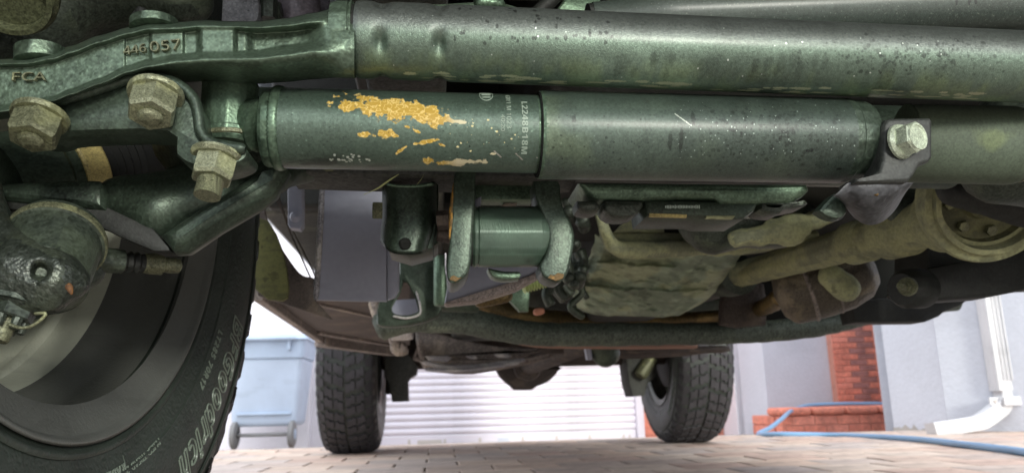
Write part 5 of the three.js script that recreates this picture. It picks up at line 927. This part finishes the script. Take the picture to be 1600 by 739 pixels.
// ================================================================ top of the picture: castings and the long bar
{
  const tb0 = P(926, 32, 0.53), tb1 = P(1900, -3, 0.50), k = S(1200, 20, 0.515), len = tb0.distanceTo(tb1);
  reseed(41);
  const t = wetTex(1024, 256, len, [0.075, 0.1, 0.085], { around: 0.1, s: 71, draw: blot => { for (let i = 0; i < 900; i++) { const u = rnd(), v = 0.5 - 0.28 + 0.3 * rnd(), r = 0.0002 + 0.0003 * rnd(); blot(u, v, r, r, 1, [0.15, 0.18, 0.15]); } for (const u of [0.55, 0.57, 0.58]) blot(u, 0.46, 0.0012, 0.003, 0.3); } });
  const bar = part('track_bar', revolve(tb0, tb1, 80, 48, tt => (28 + 14 * sstep(0, 0.12, tt)) * k, true), wet(t, [1, 1, 1], 0.5, 0.2), 'long dark bar above the tie rod, speckled');
  sub(bar, 'bar_end', rod(P(918, 33, 0.53), P(932, 32, 0.53), 27 * k, 27 * k, 32), M.black);
  part('spring_perch', blob([[150, -40, 0.62, 75, 230, -30, 0.64, 70], [250, -20, 0.62, 50, 290, 0, 0.62, 40], [-60, 60, 0.58, 60, 60, 20, 0.62, 70], [-40, 130, 0.60, 60, 40, 60, 0.62, 40]], 0.04, 0.006, 0.004), M.cast, 'dark cast spring perch at top left');
  const fr = P(20, -18, 0.52), fd = V(0.1, -0.75, 0.6).normalize(), kf = S(20, 0, 0.52);
  part('perch_rim', lathe(fr, fr.clone().addScaledVector(fd, 0.016), [[0, 0], [0, 66 * kf], [0.6, 68 * kf], [1, 62 * kf], [1, 54 * kf], [0.5, 52 * kf], [0.6, 0]], 56, 0.4), mat([0.2, 0.22, 0.12], 0.6, 0.2, { map: dusty, n: 6, ...cast }), 'yellow-green rim of the perch at top left');
  part('hose_fitting', [rod(P(217, 30, 0.5), P(221, 14, 0.5), 0.004), tube(px3([[206, 30], [212, 20], [222, 18], [240, 28]], 0.51), 0.002, 8, 20)], M.black);
  const eb = part('ear_bracket', plate([[343, 40], [346, -20], [398, -20], [405, 5], [404, 26], [396, 40]], 0.56, 0.015, { bevel: 0.003, holes: [[[379, 15], [386, 9], [393, 13], [393, 20], [386, 23], [380, 20]]] }), M.grain, 'grey bracket ear with one round hole');
  sub(eb, 'ear_back', plate([[375, 4], [398, 4], [398, 28], [375, 28]], 0.60, 0.01), M.mud);
  part('union_nut', [hex(P(418, 30, 0.57), V(0, 1, 0.1), 14 * S(418, 20, 0.57), 0.02, 0.3), rod(P(404, 22, 0.58), P(440, 20, 0.58), 0.009)], M.cast);
  part('bump_stop', [rod(P(470, 60, 0.60), P(462, -40, 0.60), 0.018, 0.018, 28), plate([[446, 50], [452, -10], [512, -10], [518, 20], [505, 50]], 0.64, 0.02)], mat([0.2, 0.18, 0.21], 0.5, 0.1, { map: mottle, n: 4 }), 'purple-grey tube behind the forged arm');
  part('perch_plate', plate([[556, 16], [600, 4], [690, 4], [760, 0], [800, 6], [838, 22], [838, 40], [556, 40]], 0.52, 0.02, { bevel: 0.003, smooth: 2 }), M.forged, 'grainy grey plate showing above the tie rod');
  part('perch_boss', blob([[752, 6, 0.5, 14, 778, 6, 0.5, 12]], 0.01, 0.003, 0.002), M.green);
  part('spring_seat', blob([[500, -70, 0.7, 60, 900, -60, 0.7, 60], [560, -30, 0.66, 26, 640, -30, 0.66, 26]], 0.04, 0.008, 0.004), M.cast);
  part('coil_mount', plate([[862, 24], [884, -6], [940, -14], [938, 24]], 0.62, 0.02, { bevel: 0.003, holes: [[[892, 2], [899, 8], [907, 4], [906, -6], [893, -6]]] }), M.green, 'green plate with a notch above the tie rod');
  part('brake_hose', tube(px3([[828, 30], [848, 12], [868, -6], [880, -30]], 0.60), [0.006, 0.006], 10, 20), M.black);
  part('upper_linkage', [tube(px3([[1000, 6], [1060, 0], [1120, -10]], 0.62), [0.007, 0.007], 10, 20, 0.4), tube(px3([[940, 22], [1000, -4], [1030, -30]], 0.64), [0.01, 0.01], 10, 20, 0.5)], M.mud);
  part('far_axle_tube', rod(V(CX + 0.2, 0.405, -ZF), V(CX + 0.66, 0.405, -ZF), 0.04, 0.04, 32, 0.02), M.black);
  part('far_knuckle', blob([[1610, 215, 0.62, 60, 1700, 220, 0.62, 50]], 0.02, 0.008, 0.004).translate(0.34, 0, 0), M.cast);
  // engine sump and floor: what closes the view upwards
  const slab = (n, x0, x1, y0, y1, z0, z1, m, r = 0.02, label) => part(n, rbox(V((x0 + x1) / 2, (y0 + y1) / 2, -(z0 + z1) / 2), [x1 - x0, y1 - y0, z1 - z0], r), m, label);
  slab('engine_block', CX - 0.28, CX + 0.32, 0.5, 0.9, 0.72, 1.5, M.black, 0.04);
  slab('engine_sump', CX - 0.1, CX + 0.3, 0.43, 0.5, 0.80, 1.15, M.black, 0.03);
  slab('gearbox', CX - 0.1, CX + 0.34, 0.44, 0.72, 1.42, 2.0, M.black, 0.04);
  slab('bulkhead', CX - 0.72, CX + 0.72, 0.56, 1.1, 1.42, 1.46, M.black, 0.01);
  slab('floor', CX - 0.74, CX + 0.74, 0.56, 0.6, 1.46, 4.1, M.blackDust, 0.01);
  slab('fuel_tank', CX - 0.36, CX + 0.1, 0.42, 0.56, 2.2, 2.85, M.blackDust, 0.04);
  slab('transfer_case', CX + 0.02, CX + 0.42, 0.40, 0.56, 1.95, 2.3, M.cast, 0.05);
  for (const s of [-1, 1]) { slab('chassis_rail', CX + s * 0.43 - 0.04, CX + s * 0.43 + 0.04, 0.50, 0.6, 0.05, 4.1, M.blackDust, 0.01); slab('arch_panel', CX + s * 0.5 - 0.01, CX + s * 0.5 + 0.01, 0.62, 1.0, 0.1, 1.42, M.black, 0.005); }
  // body shell above
  slab('bonnet', CX - 0.62, CX + 0.62, 0.98, 1.16, 0.0, 1.45, M.bodyPaint, 0.05);
  slab('grille', CX - 0.6, CX + 0.6, 0.84, 1.0, -0.02, 0.06, M.bodyPaint, 0.02);
  slab('bumper', CX - 0.82, CX + 0.82, 0.72, 0.90, -0.1, 0.06, M.black, 0.04);
  for (const s of [-1, 1]) slab('fender_flare', Math.min(CX + s * 0.6, CX + s * 0.94), Math.max(CX + s * 0.6, CX + s * 0.94), 0.92, 0.98, 0.08, 1.3, M.black, 0.025);
  const tub = part('body', [rbox(V(CX, 0.86, -2.85), [1.56, 0.56, 2.8], 0.04), (() => { const sh = new THREE.Shape(); sh.moveTo(1.48, 1.12); sh.lineTo(1.75, 1.82); sh.lineTo(4.2, 1.82); sh.lineTo(4.25, 1.12); const g = new THREE.ExtrudeGeometry(sh, { depth: 1.36, bevelEnabled: true, bevelSize: 0.03, bevelThickness: 0.03 }); g.rotateY(Math.PI / 2); g.translate(CX - 0.68, 0, 0); return g; })()], M.bodyPaint);
  const glass = mat([0.03, 0.035, 0.04], 0.08, 0);
  for (const s of [-1, 1]) for (const [z0, z1] of [[1.85, 2.75], [2.85, 3.9]]) sub(tub, 'window', rbox(V(CX + s * 0.712, 1.48, -(z0 + z1) / 2), [0.012, 0.42, z1 - z0], 0.005), glass);
  slab('rear_crossmember', CX - 0.7, CX + 0.66, 0.405, 0.6, 3.98, 4.06, M.brown, 0.02);
  slab('rear_bumper', CX - 0.8, CX + 0.8, 0.60, 0.74, 4.2, 4.36, M.black, 0.03);
}
// blades of dry grass caught on the cup bracket
{
  const m = mat([0.42, 0.46, 0.2], 0.7, 0);
  const blade = (pts, w, label) => { const w3 = px3(pts, 0.545), c = new THREE.CatmullRomCurve3(w3), up = V(0.3, 1, 0.3).normalize(); const g = gridGeo(24, 2, (i, j) => { const t = i / 24, p = c.getPoint(t); return p.addScaledVector(up, (j - 1) * w * Math.sin(Math.PI * Math.min(0.92, t + 0.08)) ).add(V(0, 0, j === 1 ? 0.0006 : 0)); }); const o0 = w3[0]; g.translate(-o0.x, -o0.y, -o0.z); const o = mesh('grass_blade', g, m, scene); o.position.copy(o0); tag(o, label, 'grass blade'); };
  blade([[623, 272], [606, 283], [590, 294], [568, 304]], 0.0011, 'longer straw-green grass blade pointing down left from the cup bracket');
  blade([[662, 272], [658, 280], [650, 290]], 0.0006, 'shorter thin grass blade standing in the mouth of the cup bracket');
}
renderer.render(scene, camera);
